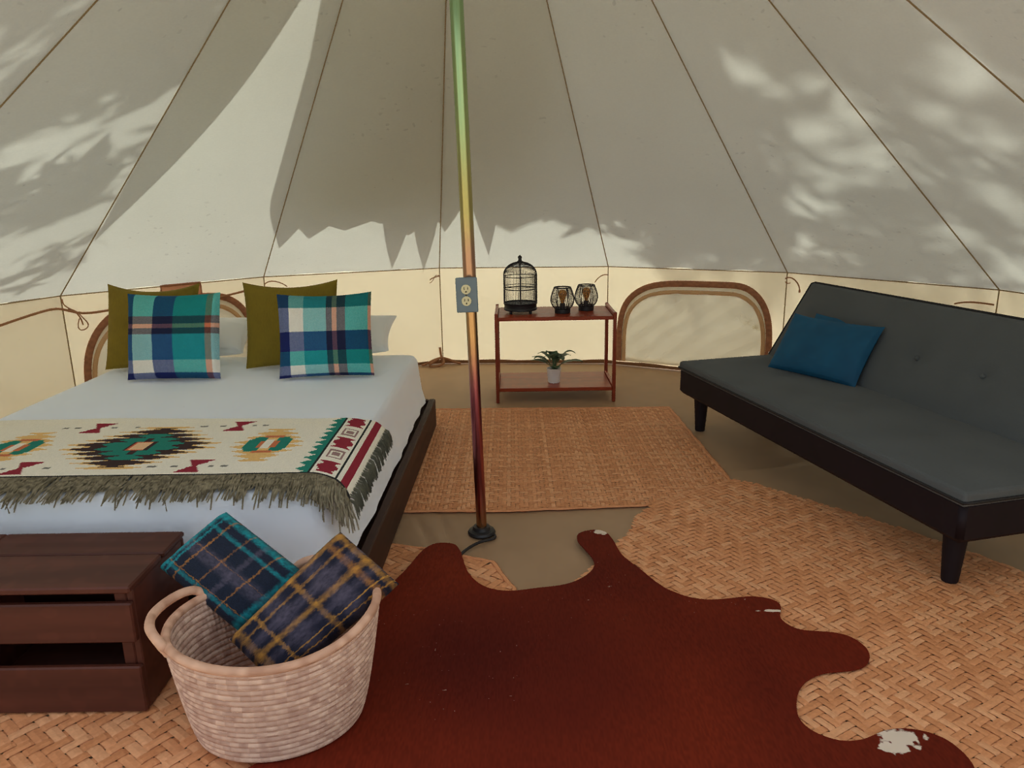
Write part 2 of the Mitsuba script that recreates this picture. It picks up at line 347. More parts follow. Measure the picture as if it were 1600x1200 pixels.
WIN2 = [(.072, .10), (.072, .199), (.100, .369), (.165, .49), (.28, .585), (.45, .625), (.62, .635), (.80, .632), (.954, .608), (1.075, .504), (1.117, .379), (1.13, .2), (1.13, .1)]
HOLES = {3: WIN1, 0: WIN2}

# floor: groundsheet with shallow creases
def crease(x, y):
    z = -0.004 * meshkit.fbm(np.stack([x * 2.5, y * 2.5, 0 * x], -1), 3, 2)
    for x0, y0, dx, dy, L, h, wd in ((-0.17, 0.16, 0.25, -1, 0.45, 0.011, 0.016), (-0.26, 0.14, 0.35, -1, 0.4, 0.010, 0.014), (1.15, 0.62, 1, 0.35, 0.8, 0.016, 0.03), (-0.02, 0.10, 0.1, -1, 0.3, 0.003, 0.02)):
        d = nv([dx, dy]); s = (x - x0) * d[0] + (y - y0) * d[1]; t = -(x - x0) * d[1] + (y - y0) * d[0]
        z = z - h * np.exp(-(t / wd) ** 2) * np.exp(-((s - L / 2) / (L / 2)) ** 4)
    return z - 0.0005
def floor_mesh():
    ang = TH0 + AL * (np.arange(NP) - 2.5)
    rr = np.r_[np.linspace(0.001, 3.0, 150)]; na = 300
    th = np.arange(na) * 2 * np.pi / na + TH0 - 2.5 * AL
    loc = np.mod(th - (TH0 - 2.5 * AL) + 1e-9, AL) - AL / 2
    edge = RT * math.cos(AL / 2) / np.cos(loc)
    Rr = rr[:, None] / 3.0 * edge[None]
    x, y = Rr * np.sin(th), Rr * np.cos(th)
    z = crease(x, y)
    v = np.stack([x, y, z], -1).reshape(-1, 3)
    i, j = np.meshgrid(np.arange(len(rr) - 1), np.arange(na), indexing='ij'); j2 = (j + 1) % na
    f = np.stack([i * na + j, (i + 1) * na + j, (i + 1) * na + j2, i * na + j2], -1).reshape(-1, 4)
    f = np.vstack([f[:, [0, 1, 2]], f[:, [0, 2, 3]]])[:, ::-1]
    return trimesh.Trimesh(v, f, process=False)
ob('floor', floor_mesh(), 'groundsheet', True)
tag('floor', 'olive tan canvas groundsheet covering the tent floor', 'floor', kind='structure')
hem = []
for k in range(NP):
    if k in (8, 9, 10, 11): continue
    A, B = corner(k) * 0.993, corner(k + 1) * 0.993
    hem.append(grid(14, 4, lambda u, w: (A * (1 - u[..., None]) + B * u[..., None]) * (1 - 0.006 * np.sin(w * np.pi * .5))[..., None] + np.stack([0 * u, 0 * u, 0.001 + 0.030 * w + 0.004 * np.sin(u * 19 + k) * w], -1))[0])
ob('floor__upturned_edge', cat(hem), 'sheet_edge', True)

# ceiling: fifteen sewn panels and seams
tag('ceiling', 'pale canvas cone roof of the bell tent', 'tent roof', kind='structure')
for k in range(NP):
    ob(num('ceiling__panel', k), roof_panel(k), 'roof_canvas', True)
for k in range(NP):
    v = np.linspace(0.0, 0.975, 24)
    if k in (9, 10, 11): v = np.linspace(0.62, 0.975, 10)
    P = np.array([corner(k, HW) * (1 - a) + APEX * a for a in v]); c = nv(corner(k))
    P = P - c * 0.006 - np.array([0, 0, 0.004])
    ob(num('ceiling__seam', k), tube(P, np.linspace(.0034, .0022, len(v)), 6), 'seam_thread', True)
roll = np.vstack([[roof_pt(k + u, .62) for u in np.linspace(0, 1, 7)[(k > 8):]] for k in DOOR])
ob('ceiling__rolled_door', tube(roll - [0, 0, .03], .05 + .008 * np.sin(np.arange(len(roll)) * 1.7), 10), 'roof_canvas', True)
cone = lathe([(0.10, HA - 0.075), (0.085, HA - 0.05), (0.03, HA - 0.005), (0.0, HA)], 24)
ob('ceiling__apex_cap', cone, 'roof_canvas', True)

SIDE = {'wall_left': (13, 14, 0), 'wall_back': (1, 2, 3), 'wall_right': (4, 5, 6), 'wall_front': (7, 12)}
ADJ = {'wall_left': 'cream canvas side wall behind the bed head and left of it', 'wall_back': 'cream canvas back wall behind the console table', 'wall_right': 'cream canvas wall behind the sofa', 'wall_front': 'cream canvas wall beside the entrance'}
for w, ks in SIDE.items():
    tag(w, ADJ[w], 'tent wall', kind='structure')
    for i, k in enumerate(ks):
        ob(num(w + '__panel', i), wall_panel(k), 'wall_canvas', True)
    for i, k in enumerate(ks):
        A, B = corner(k, HW), corner(k + 1, HW)
        ob(num(w + '__eave_seam', i), tube([A * 0.997 + (B - A) * t * 0.997 for t in np.linspace(0, 1, 8)], 0.0034, 6), 'seam_thread', True)
        c0 = corner(k); ob(num(w + '__corner_seam', i), tube([c0 * 0.997 + np.array([0, 0, z]) for z in np.linspace(0.02, HW, 10)], 0.0036, 6), 'seam_thread', True)

def wp(k, s, z, off=0.0):
    A, B = corner(k), corner(k + 1); d = nv(B - A); n = -nv(np.array([A[0] + B[0], A[1] + B[1], 0]))
    return A + d * s + n * off + np.array([0, 0, z])
# ties at the wall corners: (wall, panel, s, z, shape)
def tie(key, k, s0, z0, pts, r=0.006):
    ob(key, tube(spline([wp(k, s0 + a, z0 + b, 0.022 + c) for a, b, c in pts], 22), r, 6, flat=0.6), 'cord', True)
tie('wall_left__tie_strap', 0, 0.005, 0.70, [(0, 0, 0), (.02, -.05, .004), (.045, -.07, .008), (.075, -.115, .006), (.085, -.16, .004)])
tie('wall_left__tie_strap_001', 0, 0.005, 0.66, [(.02, -.02, .004), (.05, -.03, .014), (.09, -.08, .014), (.11, -.13, .008), (.095, -.145, .006), (.07, -.08, .008)], 0.005)
tie('wall_back__tie_strap', 1, 0.0, 0.665, [(0, 0, 0), (.03, .02, .006), (.10, .012, .008), (.15, -.02, .004)])
tie('wall_back__tie_strap_001', 1, 1.235, 0.665, [(0, 0, 0), (-.02, -.006, .012), (-.045, -.012, .01), (-.075, -.03, .004)])
tie('wall_back__tie_strap_002', 1, 1.235, 0.655, [(0, 0, .004), (-.03, .012, .012), (-.05, -.015, .012), (-.078, -.04, .004)], 0.004)
tie('wall_back__tie_strap_003', 2, 1.235, 0.655, [(0, .005, 0), (-.03, .005, .012), (-.06, -.012, .01), (-.09, -.05, .004)])
tie('wall_right__tie_strap', 4, 0.0, 0.68, [(0, 0, 0), (.04, .01, .008), (.09, -.015, .012), (.11, -.08, .006)])
tie('wall_right__tie_strap_001', 4, 0.0, 0.66, [(0, 0, 0), (.02, -.008, .004), (.04, -.004, .004)], 0.004)
tie('wall_right__tie_strap_002', 4, 1.23, 0.64, [(0, 0, 0), (-.06, .004, .006), (-.12, .002, .006), (-.19, -.014, .004)], 0.008)
knot = [tube(spline([wp(1, 1.21 + a, 0.04 + b, 0.05 + c) for a, b, c in pts], 18), 0.009, 6) for pts in
        ([(-.15, -.03, .02), (-.08, -.005, .03), (0, .015, .03), (.08, -.01, .05), (.14, -.03, .07)], [(0, .02, .03), (-.06, .0, .05), (-.10, -.028, .06), (-.02, -.03, .07), (.01, .01, .04)], [(0, .09, .0), (.0, .04, .02), (.01, -.03, .05)])]
ob('wall_back__floor_tie', cat(knot), 'cord', True)

# rope along the left wall
rp = [wp(14, .20, .56, .03), wp(14, .6, .575, .03), wp(14, .876, .615, .03), wp(14, 1.10, .650, .035), wp(14, 1.22, .645, .04), wp(0, .05, .622, .04), wp(0, .265, .612, .035), wp(0, .60, .600, .035), wp(0, .934, .619, .035), wp(0, 1.2, .655, .03)]
ob('wall_left__rope', tube(spline(rp, 60), 0.007, 7), 'cord', True)
labels['wall_left__rope'] = {'label': 'thin brown rope strung along the wall'}
# leather-coloured patch on the left wall
def patch(u, w):
    return np.array([wp(0, .555 + .245 * a, .722 - .10 * b, .016 + .010 * math.sin(b * 3.1)) for a, b in zip(u.ravel(), w.ravel())]).reshape(u.shape + (3,))
ob('wall_left__patch', grid(8, 6, patch)[0], principled('patch_cloth', lin(214, 150, 110), 0.8), True)
pe = np.array([wp(0, s, z, .02) for s, z in ((.555, .625), (.555, .722), (.80, .722), (.80, .625))])
ob('wall_left__patch_binding', tube(np.vstack([pe[0] + (pe[1] - pe[0]) * t for t in np.linspace(0, 1, 4)] + [pe[1] + (pe[2] - pe[1]) * t for t in np.linspace(.1, 1, 6)] + [pe[2] + (pe[3] - pe[2]) * t for t in np.linspace(.2, 1, 4)]), 0.007, 6), 'webbing', True)
labels['wall_left__patch'] = {'label': 'small terracotta patch under the roof seam'}

# arched windows, their canvas flaps closed
def window(i, k, outline, label, wave):
    w = f'window_{i}'; tag(w, label, 'window', kind='structure')
    o = np.array(outline); c = spline(o, 70)
    P = np.array([wp(k, s, z, 0.020) for s, z in c])
    n = -nv(np.array([*(corner(k) + corner(k + 1))[:2], 0]))
    ob(w + '__webbing_border', tube(P, 0.021, 8, flat=0.28, nrm=n), 'webbing', True)
    cs, zb = (o[0, 0] + o[-1, 0]) / 2, max(0.02, min(o[0, 1], o[-1, 1]) - (0.10 if i == 2 else 0.0))
    hw = (o[-1, 0] - o[0, 0]) / 2; top = o[:, 1].max()
    in1 = np.c_[cs + (c[:, 0] - cs) * 0.93, np.where(c[:, 1] > zb, zb + (c[:, 1] - zb) * 0.90, c[:, 1])]
    ob(w + '__inner_binding', tube(np.array([wp(k, s, z, 0.017) for s, z in in1]), 0.014, 6, flat=0.3, nrm=n), principled(f'binding_{i}', lin(208, 168, 122), 0.85), True)
    poly = sg.Polygon(np.vstack([c, [[c[-1, 0], zb], [c[0, 0], zb]]])).buffer(0)
    cr = m3.CrossSection([np.array(sg.polygon.orient(g).exterior.coords)[:-1] for g in ([poly] if poly.geom_type == 'Polygon' else poly.geoms)])
    M = m3.Manifold.extrude(cr, 0.003).refine_to_length(0.022).to_mesh()
    v, f = np.array(M.vert_properties[:, :3]), np.array(M.tri_verts)
    s, z, d = v.T
    g = np.clip(np.array([poly.exterior.distance(sg.Point(a, b)) for a, b in zip(s, z)]) / 0.08, 0, 1)
    q = s * 0.75 - z
    d2 = 0.006 + d + wave * g * (np.sin(q * 44 + 2.2 * meshkit.noise(np.stack([s * 4, z * 4, 0 * s], -1), 3)) * 0.5 + meshkit.fbm(np.stack([q * 9, (s + z) * 2, 0 * s], -1), 2, 8) - 0.3)
    V = np.array([wp(k, a, b, e) for a, b, e in zip(s, z, d2 + 0.004)])
    ob(w + '__flap', trimesh.Trimesh(V, f, process=False), 'window_canvas', 40)
window(1, 3, WIN1, 'arched window with brown webbing and closed flap right of the table', 0.009)
window(2, 0, WIN2, 'arched window with brown webbing behind the bed pillows', 0.006)
pull = lathe([(0, 0), (.006, .003), (.006, .02), (0, .024)], 10, wp(3, 1.165, .17, .035)); ob('window_1__zip_pull', pull, principled('zip_metal', lin(200, 190, 180), .3, metallic=1.0), True)

# outside ground and trees
gm, _ = grid(2, 2, lambda u, w: np.stack([(u - .5) * 60, (w - .5) * 60, 0 * u - 0.03], -1))
ob('ground', gm, 'grass_ground'); tag('ground', 'dry sandy ground outside the tent', 'ground', kind='structure')

# ------------------------------------------------------------------ shade outside: a broad-leaved plant and trees whose shadows fall on the canvas
def blade(base, tip, width, lift, bow=0.0, tp=.6, n=26):
    """A long leaf from base to tip (roof coordinates), held lift metres off the canvas towards the sun; a fold along its rib."""
    b, t = roof_pt(*base), roof_pt(*tip); d = t - b; side = nv(np.cross(d, SUN)); L = []
    for i in range(n):
        a = i / (n - 1); w = width * 0.5 * min(1, .35 + a * 2) * (1 if a < tp else max(0.02, 1 - ((a - tp) / (1 - tp)) ** 1.6))
        c = b + d * a + SUN * (lift + 0.10 * math.sin(math.pi * a)) + side * bow * math.sin(math.pi * a)
        L += [c - side * w + SUN * 0.02, c, c + side * w + SUN * 0.02]
    f = []
    for i in range(n - 1):
        for j in range(2): f.append([i * 3 + j, i * 3 + j + 1, (i + 1) * 3 + j + 1, (i + 1) * 3 + j])
    f = np.array(f); return trimesh.Trimesh(np.array(L), np.vstack([f[:, [0, 1, 2]], f[:, [0, 2, 3]]]), process=False)
B = [((.62, .85), (.02, .150), .24, .30, 0.06, .45), ((.75, 1.0), (.20, .50), .20, .35, 0.02),
     ((1.42, .85), (1.045, .096), .26, .30, 0, .8), ((1.6, .9), (1.20, .125), .40, .33, 0.0, .85), ((1.6, 1.0), (1.40, .150), .50, .36, 0.0, .94), ((1.7, 1.0), (1.62, .168), .50, .39, 0.0, .92),
     ((1.75, .62), (1.715, .008), .20, .32, 0, .62), ((1.90, .62), (1.905, -.005), .17, .35, 0, .65), ((1.85, .9), (1.80, .125), .40, .38, 0, .9),
     ((2.05, .8), (2.03, .13), .26, .42, 0, .8), ((2.25, .75), (2.30, .050), .25, .37, 0, .55), ((2.3, .9), (2.34, .20), .40, .42, 0, .8), ((2.0, .95), (2.05, .16), .40, .46, 0, .8)]
tag('palm_plant', 'broad leaved plant outside shading the back of the roof', 'plant')
for i, b in enumerate(B):
    ob(num('palm_plant__leaf', i), blade(*b), 'tree_leaf', True)
fans = [blade((2.5 + .12 * i, .95), (2.45 + .15 * i, .13 + .03 * (i % 3) - .012 * i * (i > 6)), .50, 3.6 + .2 * (i % 4), 0, .9) for i in range(11)]
for i, b in enumerate(fans): ob(num('palm_plant__leaf', len(B) + i), b, 'tree_leaf', True)
ob('palm_plant__trunk', tube(spline([[-1.2, 5.6, -.03], [-1.1, 5.5, 1.4], [-1.0, 5.3, 2.6], [-.9, 5.0, 3.4]], 24), np.linspace(.09, .05, 24), 8), 'bark', True)

def foliage(spots, seed):
    """Sprays of leaves: (s, v, distance, radius, number of leaves)."""
    r = np.random.default_rng(seed); V, F, n0 = [], [], 0
    for s, v, dist, rad, cnt in spots:
        c = roof_pt(s, v) + SUN * dist
        for _ in range(cnt):
            p = c + r.normal(size=3) * rad * 0.6
            a = nv(r.normal(size=3)); b = nv(np.cross(a, r.normal(size=3))); L = r.uniform(.08, .20); w = L * r.uniform(.2, .4)
            V += [p - a * L, p + b * w, p + a * L, p - b * w]; F += [[n0, n0 + 1, n0 + 2], [n0, n0 + 2, n0 + 3]]; n0 += 4
    return trimesh.Trimesh(np.array(V), np.array(F), process=False)
r2 = np.random.default_rng(21); sp = []
BR = [(4.21, .34), (4.15, .186), (4.27, .06), (4.99, .30), (6.0, .43), (5.0, .385), (5.37, .195), (4.6, .30), (5.7, .28), (5.2, .05), (3.96, .35), (3.97, .45), (3.98, .6), (3.98, .72), (4.55, .22), (4.75, .45), (5.6, .42), (6.3, .3), (4.35, .52), (5.1, .13), (5.9, .15)]
for _ in range(1250):
    s, v = r2.uniform(3.3, 7.2), r2.uniform(0, .8)
    if min(math.hypot((s - a) * (1 - v) * 1.24, (v - b) * 3.1) for a, b in BR) < r2.uniform(.10, .25): continue
    sp.append((s, v, r2.uniform(4.0, 9.0), .16, 5))
for _ in range(150):
    s, v = r2.uniform(2.9, 3.9), r2.uniform(.12, .9)
    if math.hypot((s - 3.98) * (1 - v) * 1.24, (v - .55) * 1.2) > .12: sp.append((s, v, r2.uniform(2, 3.5), .16, 8))
ob('tree', foliage(sp, 3), 'tree_leaf'); tag('tree', 'leafy tree outside shading the right side of the roof', 'tree')
sp = []
for _ in range(300):
    s, v = r2.uniform(-2.5, -.1), r2.uniform(0, .9)
    if meshkit.noise(np.array([s * 3.1, v * 7.3, 1.0]), 4) < .52: sp.append((s, v, r2.uniform(1.5, 4.0), .14, 7))
ob('tree_001', foliage(sp, 4), 'tree_leaf'); tag('tree_001', 'leafy tree outside shading the left side of the roof', 'tree')
for key, s, k in (('tree', 5.2, 3.6), ('tree_001', -1.4, 3.0)):
    top = np.array([3.4 if s > 0 else -4.2, 5.4, 4.6]); gx = top * np.array([1.3, 1.1, 0])
    ob(key + '__trunk', tube(spline([gx + [0, 0, -.03], gx + [.1, .1, 1.5], top - [0, 0, .4], top], 20), np.linspace(.16, .05, 20), 8), 'bark', True)

# ------------------------------------------------------------------ woven palm mats: every strip a part
def mat(name, poly, ang, pitch, z, label, block, border=True):
    tag(name, label, 'mat', 'woven palm mats')
    pg = sg.Polygon(poly); e1 = np.array([math.cos(ang), math.sin(ang)]); e2 = np.array([-e1[1], e1[0]])
    q = np.array(pg.exterior.coords); a, b = q @ e1, q @ e2
    i0, i1, j0, j1 = math.floor(a.min() / pitch), math.ceil(a.max() / pitch), math.floor(b.min() / pitch), math.ceil(b.max() / pitch)
    r = np.random.default_rng(len(name) + 31); cnt = 0
    for ax in (0, 1):
        for j in range(*((j0, j1) if ax == 0 else (i0, i1))):
            ctr = (j + .5) * pitch
            d, o = (e1, e2 * ctr) if ax == 0 else (e2, e1 * ctr)
            seg = sg.LineString([o + d * -6, o + d * 6]).intersection(pg)
            if seg.is_empty: continue
            seg = max(seg.geoms, key=lambda g: g.length) if seg.geom_type != 'LineString' else seg
            t = sorted(np.array(seg.coords) @ d)
            if t[-1] - t[0] < 2 * pitch: continue
            ks = np.arange(math.floor(t[0] / pitch), math.ceil(t[-1] / pitch))
            tc = np.clip((ks + .5) * pitch, t[0], t[-1])
            ii, jj = (ks, np.full(len(ks), j)) if ax == 0 else (np.full(len(ks), j), ks)
            fl = np.where((ii // block) % 2 == 0, jj, -jj)
            over = ((ii + fl) % 4 < 2) == (ax == 0)
            h = np.where(over, .0016, -.0016) + r.normal(size=len(ks)) * .0003
            # points at both ends of each cell keep the floats flat
            tt = np.stack([tc - pitch * .28, tc + pitch * .28], 1).ravel(); hh = np.repeat(h, 2)
            tt = np.clip(tt, t[0], t[-1])
            hw_ = pitch * .46 * r.uniform(.9, 1.0); jit = r.normal() * pitch * .03
            pn = e2 if ax == 0 else e1
            rows = []
            for sgn, dz in ((-1, -.0009), (0, .0004), (1, -.0009)):
                xy = o[None] + d[None] * tt[:, None] + pn[None] * (sgn * hw_ + jit)
                rows.append(np.c_[xy, z + hh + dz])
            V = np.stack(rows, 1).reshape(-1, 3); n = len(tt)
            I, J = np.meshgrid(np.arange(n - 1), np.arange(2), indexing='ij')
            F = np.stack([I * 3 + J, (I + 1) * 3 + J, (I + 1) * 3 + J + 1, I * 3 + J + 1], -1).reshape(-1, 4)
            F = np.vstack([F[:, [0, 1, 2]], F[:, [0, 2, 3]]])
            if np.cross(V[F[0, 1]] - V[F[0, 0]], V[F[0, 2]] - V[F[0, 0]])[2] < 0: F = F[:, ::-1]
            ob(num(name + '__strip', cnt), trimesh.Trimesh(V, F, process=False), f'straw_{int(r.integers(4))}', False); cnt += 1
    if border:
        c = np.array(pg.exterior.coords)[:-1]; L = []
        for p0, p1 in zip(c, np.roll(c, -1, 0)):
            m = max(2, int(np.linalg.norm(p1 - p0) / .02))
            L += [p0 + (p1 - p0) * i / m for i in range(m)]
        L = np.array(L); zz = z + .0005 + .0012 * meshkit.noise(np.c_[L * 25, 0 * L[:, 0]], 3)
        L = L + .007 * (np.c_[meshkit.noise(np.c_[L * 16, 0 * zz], 5), meshkit.noise(np.c_[L * 16, 0 * zz + 4], 6)] - .5)
        ob(name + '__border', tube(np.c_[L, zz], .0065 + .004 * meshkit.noise(np.c_[L * 40, 0 * zz], 8), 6, closed=True, flat=.4, nrm=(0, 0, 1)), 'straw_1', True)
    return cnt
n1 = mat('palm_mat', [(-.52, .205), (.10, .19), (.66, .225), (1.085, .40), (1.05, 1.64), (.4, 1.655), (-.52, 1.68)], 0.0, .0185, .0045, 'rectangular woven palm mat lying between bed and console table', 10)
n2 = mat('palm_mat_001', [(.48, -.14), (.55, -.05), (.60, .10), (.69, .225), (.90, .37), (1.09, .475), (1.16, .44), (1.60, -.06), (2.10, -.80), (1.75, -1.75), (.55, -1.85), (.15, -1.0), (.2, -.6)], math.radians(30.5), .0225, .0120, 'woven palm mat lying under the sofa and the right side of the cowhide', 9, False)
n3 = mat('palm_mat_002', [(-.80, .03), (-.36, -.085), (-.21, -.125), (.045, -.235), (.12, -.42), (.14, -1.0), (.10, -1.75), (-1.55, -1.75), (-1.6, -.2)], math.radians(-38), .030, .0045, 'woven palm mat lying under the crate and the basket', 6)
print('mat strips', n1, n2, n3)

# ------------------------------------------------------------------ cowhide rug
HIDE = [(-.454, -1.194), (-.36, -1.119), (-.30, -.933), (-.288, -.704), (-.293, -.456), (-.237, -.289), (-.142, -.118), (-.10, -.128), (-.067, -.192), (-.024, -.361), (.042, -.446), (.115, -.464), (.197, -.45), (.281, -.432), (.36, -.373), (.394, -.309), (.386, -.216), (.356, -.117), (.362, -.062), (.40, -.034), (.441, -.03), (.481, -.095), (.498, -.22), (.547, -.335), (.607, -.462), (.694, -.53), (.815, -.526), (.900, -.529), (.934, -.560), (.930, -.595), (.912, -.636), (.932, -.697), (1.033, -.722), (1.080, -.755), (1.088, -.829), (1.042, -.885), (.94, -.904), (.865, -.947), (.815, -1.031), (.807, -1.099), (.843, -1.143), (.912, -1.155), (.986, -1.125), (1.062, -1.122), (1.108, -1.148), (1.13, -1.22), (1.08, -1.32), (.92, -1.42), (.82, -1.58), (.62, -1.78), (.3, -1.84), (.02, -1.80), (-.25, -1.75), (-.50, -1.62), (-.56, -1.42)]
hp = sg.Polygon(spline(HIDE, 420, True)).buffer(0)
if hp.geom_type != 'Polygon': hp = max(hp.geoms, key=lambda g: g.area)
hc = np.array(sg.polygon.orient(hp).exterior.coords)[:-1]
rag = 0.004 * (meshkit.fbm(np.c_[hc * 30, 0 * hc[:, 0]], 3, 9) - .5); hc = hc + rag[:, None] * np.array([[1, .7]])
HM = m3.Manifold.extrude(m3.CrossSection([hc]), .004).refine_to_length(.02).to_mesh()
v, f = np.array(HM.vert_properties[:, :3], float), np.array(HM.tri_verts)
v[:, 2] += .0165 + .003 * meshkit.fbm(np.c_[v[:, :2] * 4, 0 * v[:, 0]], 2, 5)
ob('cowhide_rug', trimesh.Trimesh(v, f, process=False), 'cowhide', 50)
tag('cowhide_rug', 'chestnut brown cowhide rug with a few white patches at its edge', 'rug')

# ------------------------------------------------------------------ tent pole with outlet box, cable
tag('tent_pole', 'zinc plated centre pole of the tent with painted reflections and an outlet box', 'tent pole')
def pole_x(z): return -0.0185 * z + 0.001
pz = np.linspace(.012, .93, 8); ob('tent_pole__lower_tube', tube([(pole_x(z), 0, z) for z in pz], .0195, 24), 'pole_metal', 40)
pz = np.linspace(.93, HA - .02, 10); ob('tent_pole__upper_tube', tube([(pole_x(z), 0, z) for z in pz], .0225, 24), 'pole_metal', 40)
ob('tent_pole__base_flange', lathe([(0, 0.0005), (.051, .0005), (.053, .006), (.049, .014), (.034, .018), (.031, .030), (.020, .031)], 32), 'black_metal', 35)
bx0 = np.array([-.025, -.046, .917])
def obx(lo, hi, c=.003): return cbox(np.array(lo) + bx0, np.array(hi) + bx0, c)
tilt = trimesh.transformations.rotation_matrix(math.radians(1.2), [0, 1, 0], bx0); tilt = np.linalg.inv(tilt)
def ot(m): m.apply_transform(tilt); return m
ob('tent_pole__outlet_box', ot(obx((-.035, -.012, -.057), (.035, .026, .057), .004)), 'outlet_grey')
ob('tent_pole__outlet_box__cover_plate', ot(obx((-.037, -.016, -.060), (.037, -.010, .060), .003)), 'outlet_grey')
cyl = lambda r, y0, y1, x, z, n=28: trimesh.creation.cylinder(r, y1 - y0, sections=n, transform=trimesh.transformations.translation_matrix([x + bx0[0], (y0 + y1) / 2 + bx0[1], z + bx0[2]]) @ trimesh.transformations.rotation_matrix(math.pi / 2, [1, 0, 0]))
for i, z in enumerate((.020, -.020)):
    ob(num('tent_pole__outlet_box__receptacle', i), ot(cyl(.0165, -.0195, -.013, -.002, z)), 'outlet_cream', 30)
    sl = [obx((-.0095, -.0205, z - .001), (-.0068, -.019, z + .008), .0005), obx((.0032, -.0205, z - .001), (.0058, -.019, z + .008), .0005), cyl(.0028, -.0205, -.019, -.002, z - .008, 12)]
    ob(num('tent_pole__outlet_box__slot', i), ot(cat(sl)), 'dark_slot')
ob('tent_pole__outlet_box__screw', ot(cyl(.003, -.0185, -.015, -.002, 0, 12)), 'dark_slot')
ob('power_cable', tube(spline([(.050, -.03, .007), (.045, -.062, .007), (.01, -.085, .009), (-.03, -.125, .010), (-.060, -.178, .012), (-.068, -.20, .012)], 30), .0055, 8), 'black_metal', True)
tag('power_cable', 'short black cable running from the pole foot under the cowhide', 'cable')

# ------------------------------------------------------------------ bed
BR_ = math.radians(1.0)
def bedrot(m, piv=(-.30, 1.33)):
    m = m.copy(); m.apply_transform(trimesh.transformations.rotation_matrix(-BR_, [0, 0, 1], [piv[0], piv[1], 0])); return m
XR, XL, YH, YF = -.30, -1.95, 1.335, -.66
tag('bed', 'low dark wooden platform bed under the white mattress', 'bed')
ob('bed__side_rail', bedrot(cbox((XR - .035, YF, .010), (XR, YH, .165), .005)), 'bed_wood')
ob('bed__side_rail_001', bedrot(cbox((XL, YF, .010), (XL + .035, YH, .165), .005)), 'bed_wood')
ob('bed__foot_rail', bedrot(cbox((XL + .036, YF, .010), (XR - .036, YF + .035, .165), .005)), 'bed_wood')
ob('bed__head_rail', bedrot(cbox((XL + .036, YH - .035, .010), (XR - .036, YH, .165), .005)), 'bed_wood')
ob('bed__platform', bedrot(cbox((XL + .036, YF + .036, .10), (XR - .036, YH - .036, .135), .003)), 'bed_wood')

MZ = .425
def mattress():
    x0, x1, y0, y1 = XL + .05, -.375, YF + .055, YH - .02; cx, cy = (x0 + x1) / 2, (y0 + y1) / 2; hx, hy = (x1 - x0) / 2, (y1 - y0) / 2
    n = 480; per = []
    rc = .07
    L = [(hx, -hy + rc, 0), (hx, hy - rc, 0)]
    def arc(ccx, ccy, a0): return [(ccx + rc * math.cos(a0 + t), ccy + rc * math.sin(a0 + t)) for t in np.linspace(0, math.pi / 2, 12)]
    pts = arc(hx - rc, hy - rc, 0) + arc(-hx + rc, hy - rc, math.pi / 2) + arc(-hx + rc, -hy + rc, math.pi) + arc(hx - rc, -hy + rc, 1.5 * math.pi)
    pts = np.array(pts + pts[:1]); s = np.r_[0, np.cumsum(np.linalg.norm(np.diff(pts, axis=0), axis=1))]
    t = np.linspace(0, s[-1], n, endpoint=False); px, py = np.interp(t, s, pts[:, 0]), np.interp(t, s, pts[:, 1])
    nx, ny = np.gradient(py), -np.gradient(px); ln = np.hypot(nx, ny); nx, ny = nx / ln, ny / ln
    rows = []
    for sc in (.001, .2, .4, .6, .75, .86, .93, .97):
        rows.append(np.c_[cx + px * sc, cy + py * sc, MZ - .004 * sc ** 6 + .006 * (meshkit.fbm(np.c_[px * sc * 3, py * sc * 3, 0 * px], 3, 4) - .5)])
    for off, z in ((-.022, .418), (-.010, .410), (-.003, .398), (.001, .380), (.004, .34), (.010, .29), (.017, .24), (.026, .205), (.034, .176)):
        a = np.clip((.40 - z) / .25, 0, 1)
        fold = a * (.016 * (meshkit.fbm(np.c_[t * 6, 0 * t + z * 2.0, 0 * t], 3, 6) - .5) + .0025 * np.sin(t * 23 + 3 * np.sin(t * 3.1)))
        zz = np.maximum(z + a ** 2 * .02 * (meshkit.fbm(np.c_[t * 5, 0 * t, 0 * t], 2, 14) - .5), .1675)
        o = off + np.maximum(fold, -off * .4 - .004)
        rows.append(np.c_[cx + px + nx * o, cy + py + ny * o, zz])
    V = np.vstack(rows); m = len(rows)
    i, j = np.meshgrid(np.arange(m - 1), np.arange(n), indexing='ij'); j2 = (j + 1) % n
    F = np.stack([i * n + j, (i + 1) * n + j, (i + 1) * n + j2, i * n + j2], -1).reshape(-1, 4)
    return trimesh.Trimesh(V, np.vstack([F[:, [0, 1, 2]], F[:, [0, 2, 3]]]), process=False)
ob('mattress', bedrot(mattress()), 'sheet_white', True)
tag('mattress', 'thick mattress under a white sheet hanging to the bed frame', 'mattress')

# throw blanket across the foot of the bed
def throw():
    xr, xl = -.352, -1.93
    def fn(u, w):
        x = xr + (xl - xr) * u
        hemy = -.470 - .125 * np.clip((x + .50) / .15, 0, 1) ** 1.6
        back = .135 + .02 * np.sin(x * 3) - .06 * np.clip((x + .50) / .15, 0, 1)
        y = hemy + (back - hemy) * w
        z = MZ + .0075 + .004 * (meshkit.fbm(np.stack([x * 5, y * 5, 0 * x], -1), 3, 7) - .5)
        z = z - .030 * np.clip((x + .41) / .058, 0, 1) ** 2 - .040 * np.clip((-.575 - y) / .03, 0, 1) ** 1.5
        return np.stack([x, y, z], -1)
    m, uv = grid(160, 60, fn)
    V = np.array(m.vertices).reshape(160, 60, 3)
    U = np.zeros((160, 60, 2)); U[..., 0] = (xr - V[..., 0]); U[..., 1] = V[..., 1] - V[:, :1, 1]
    return m, U.reshape(-1, 2), V
tm, tuv, TV = throw()
tm.faces = tm.faces[:, ::-1] if tm.face_normals[:, 2].mean() < 0 else tm.faces
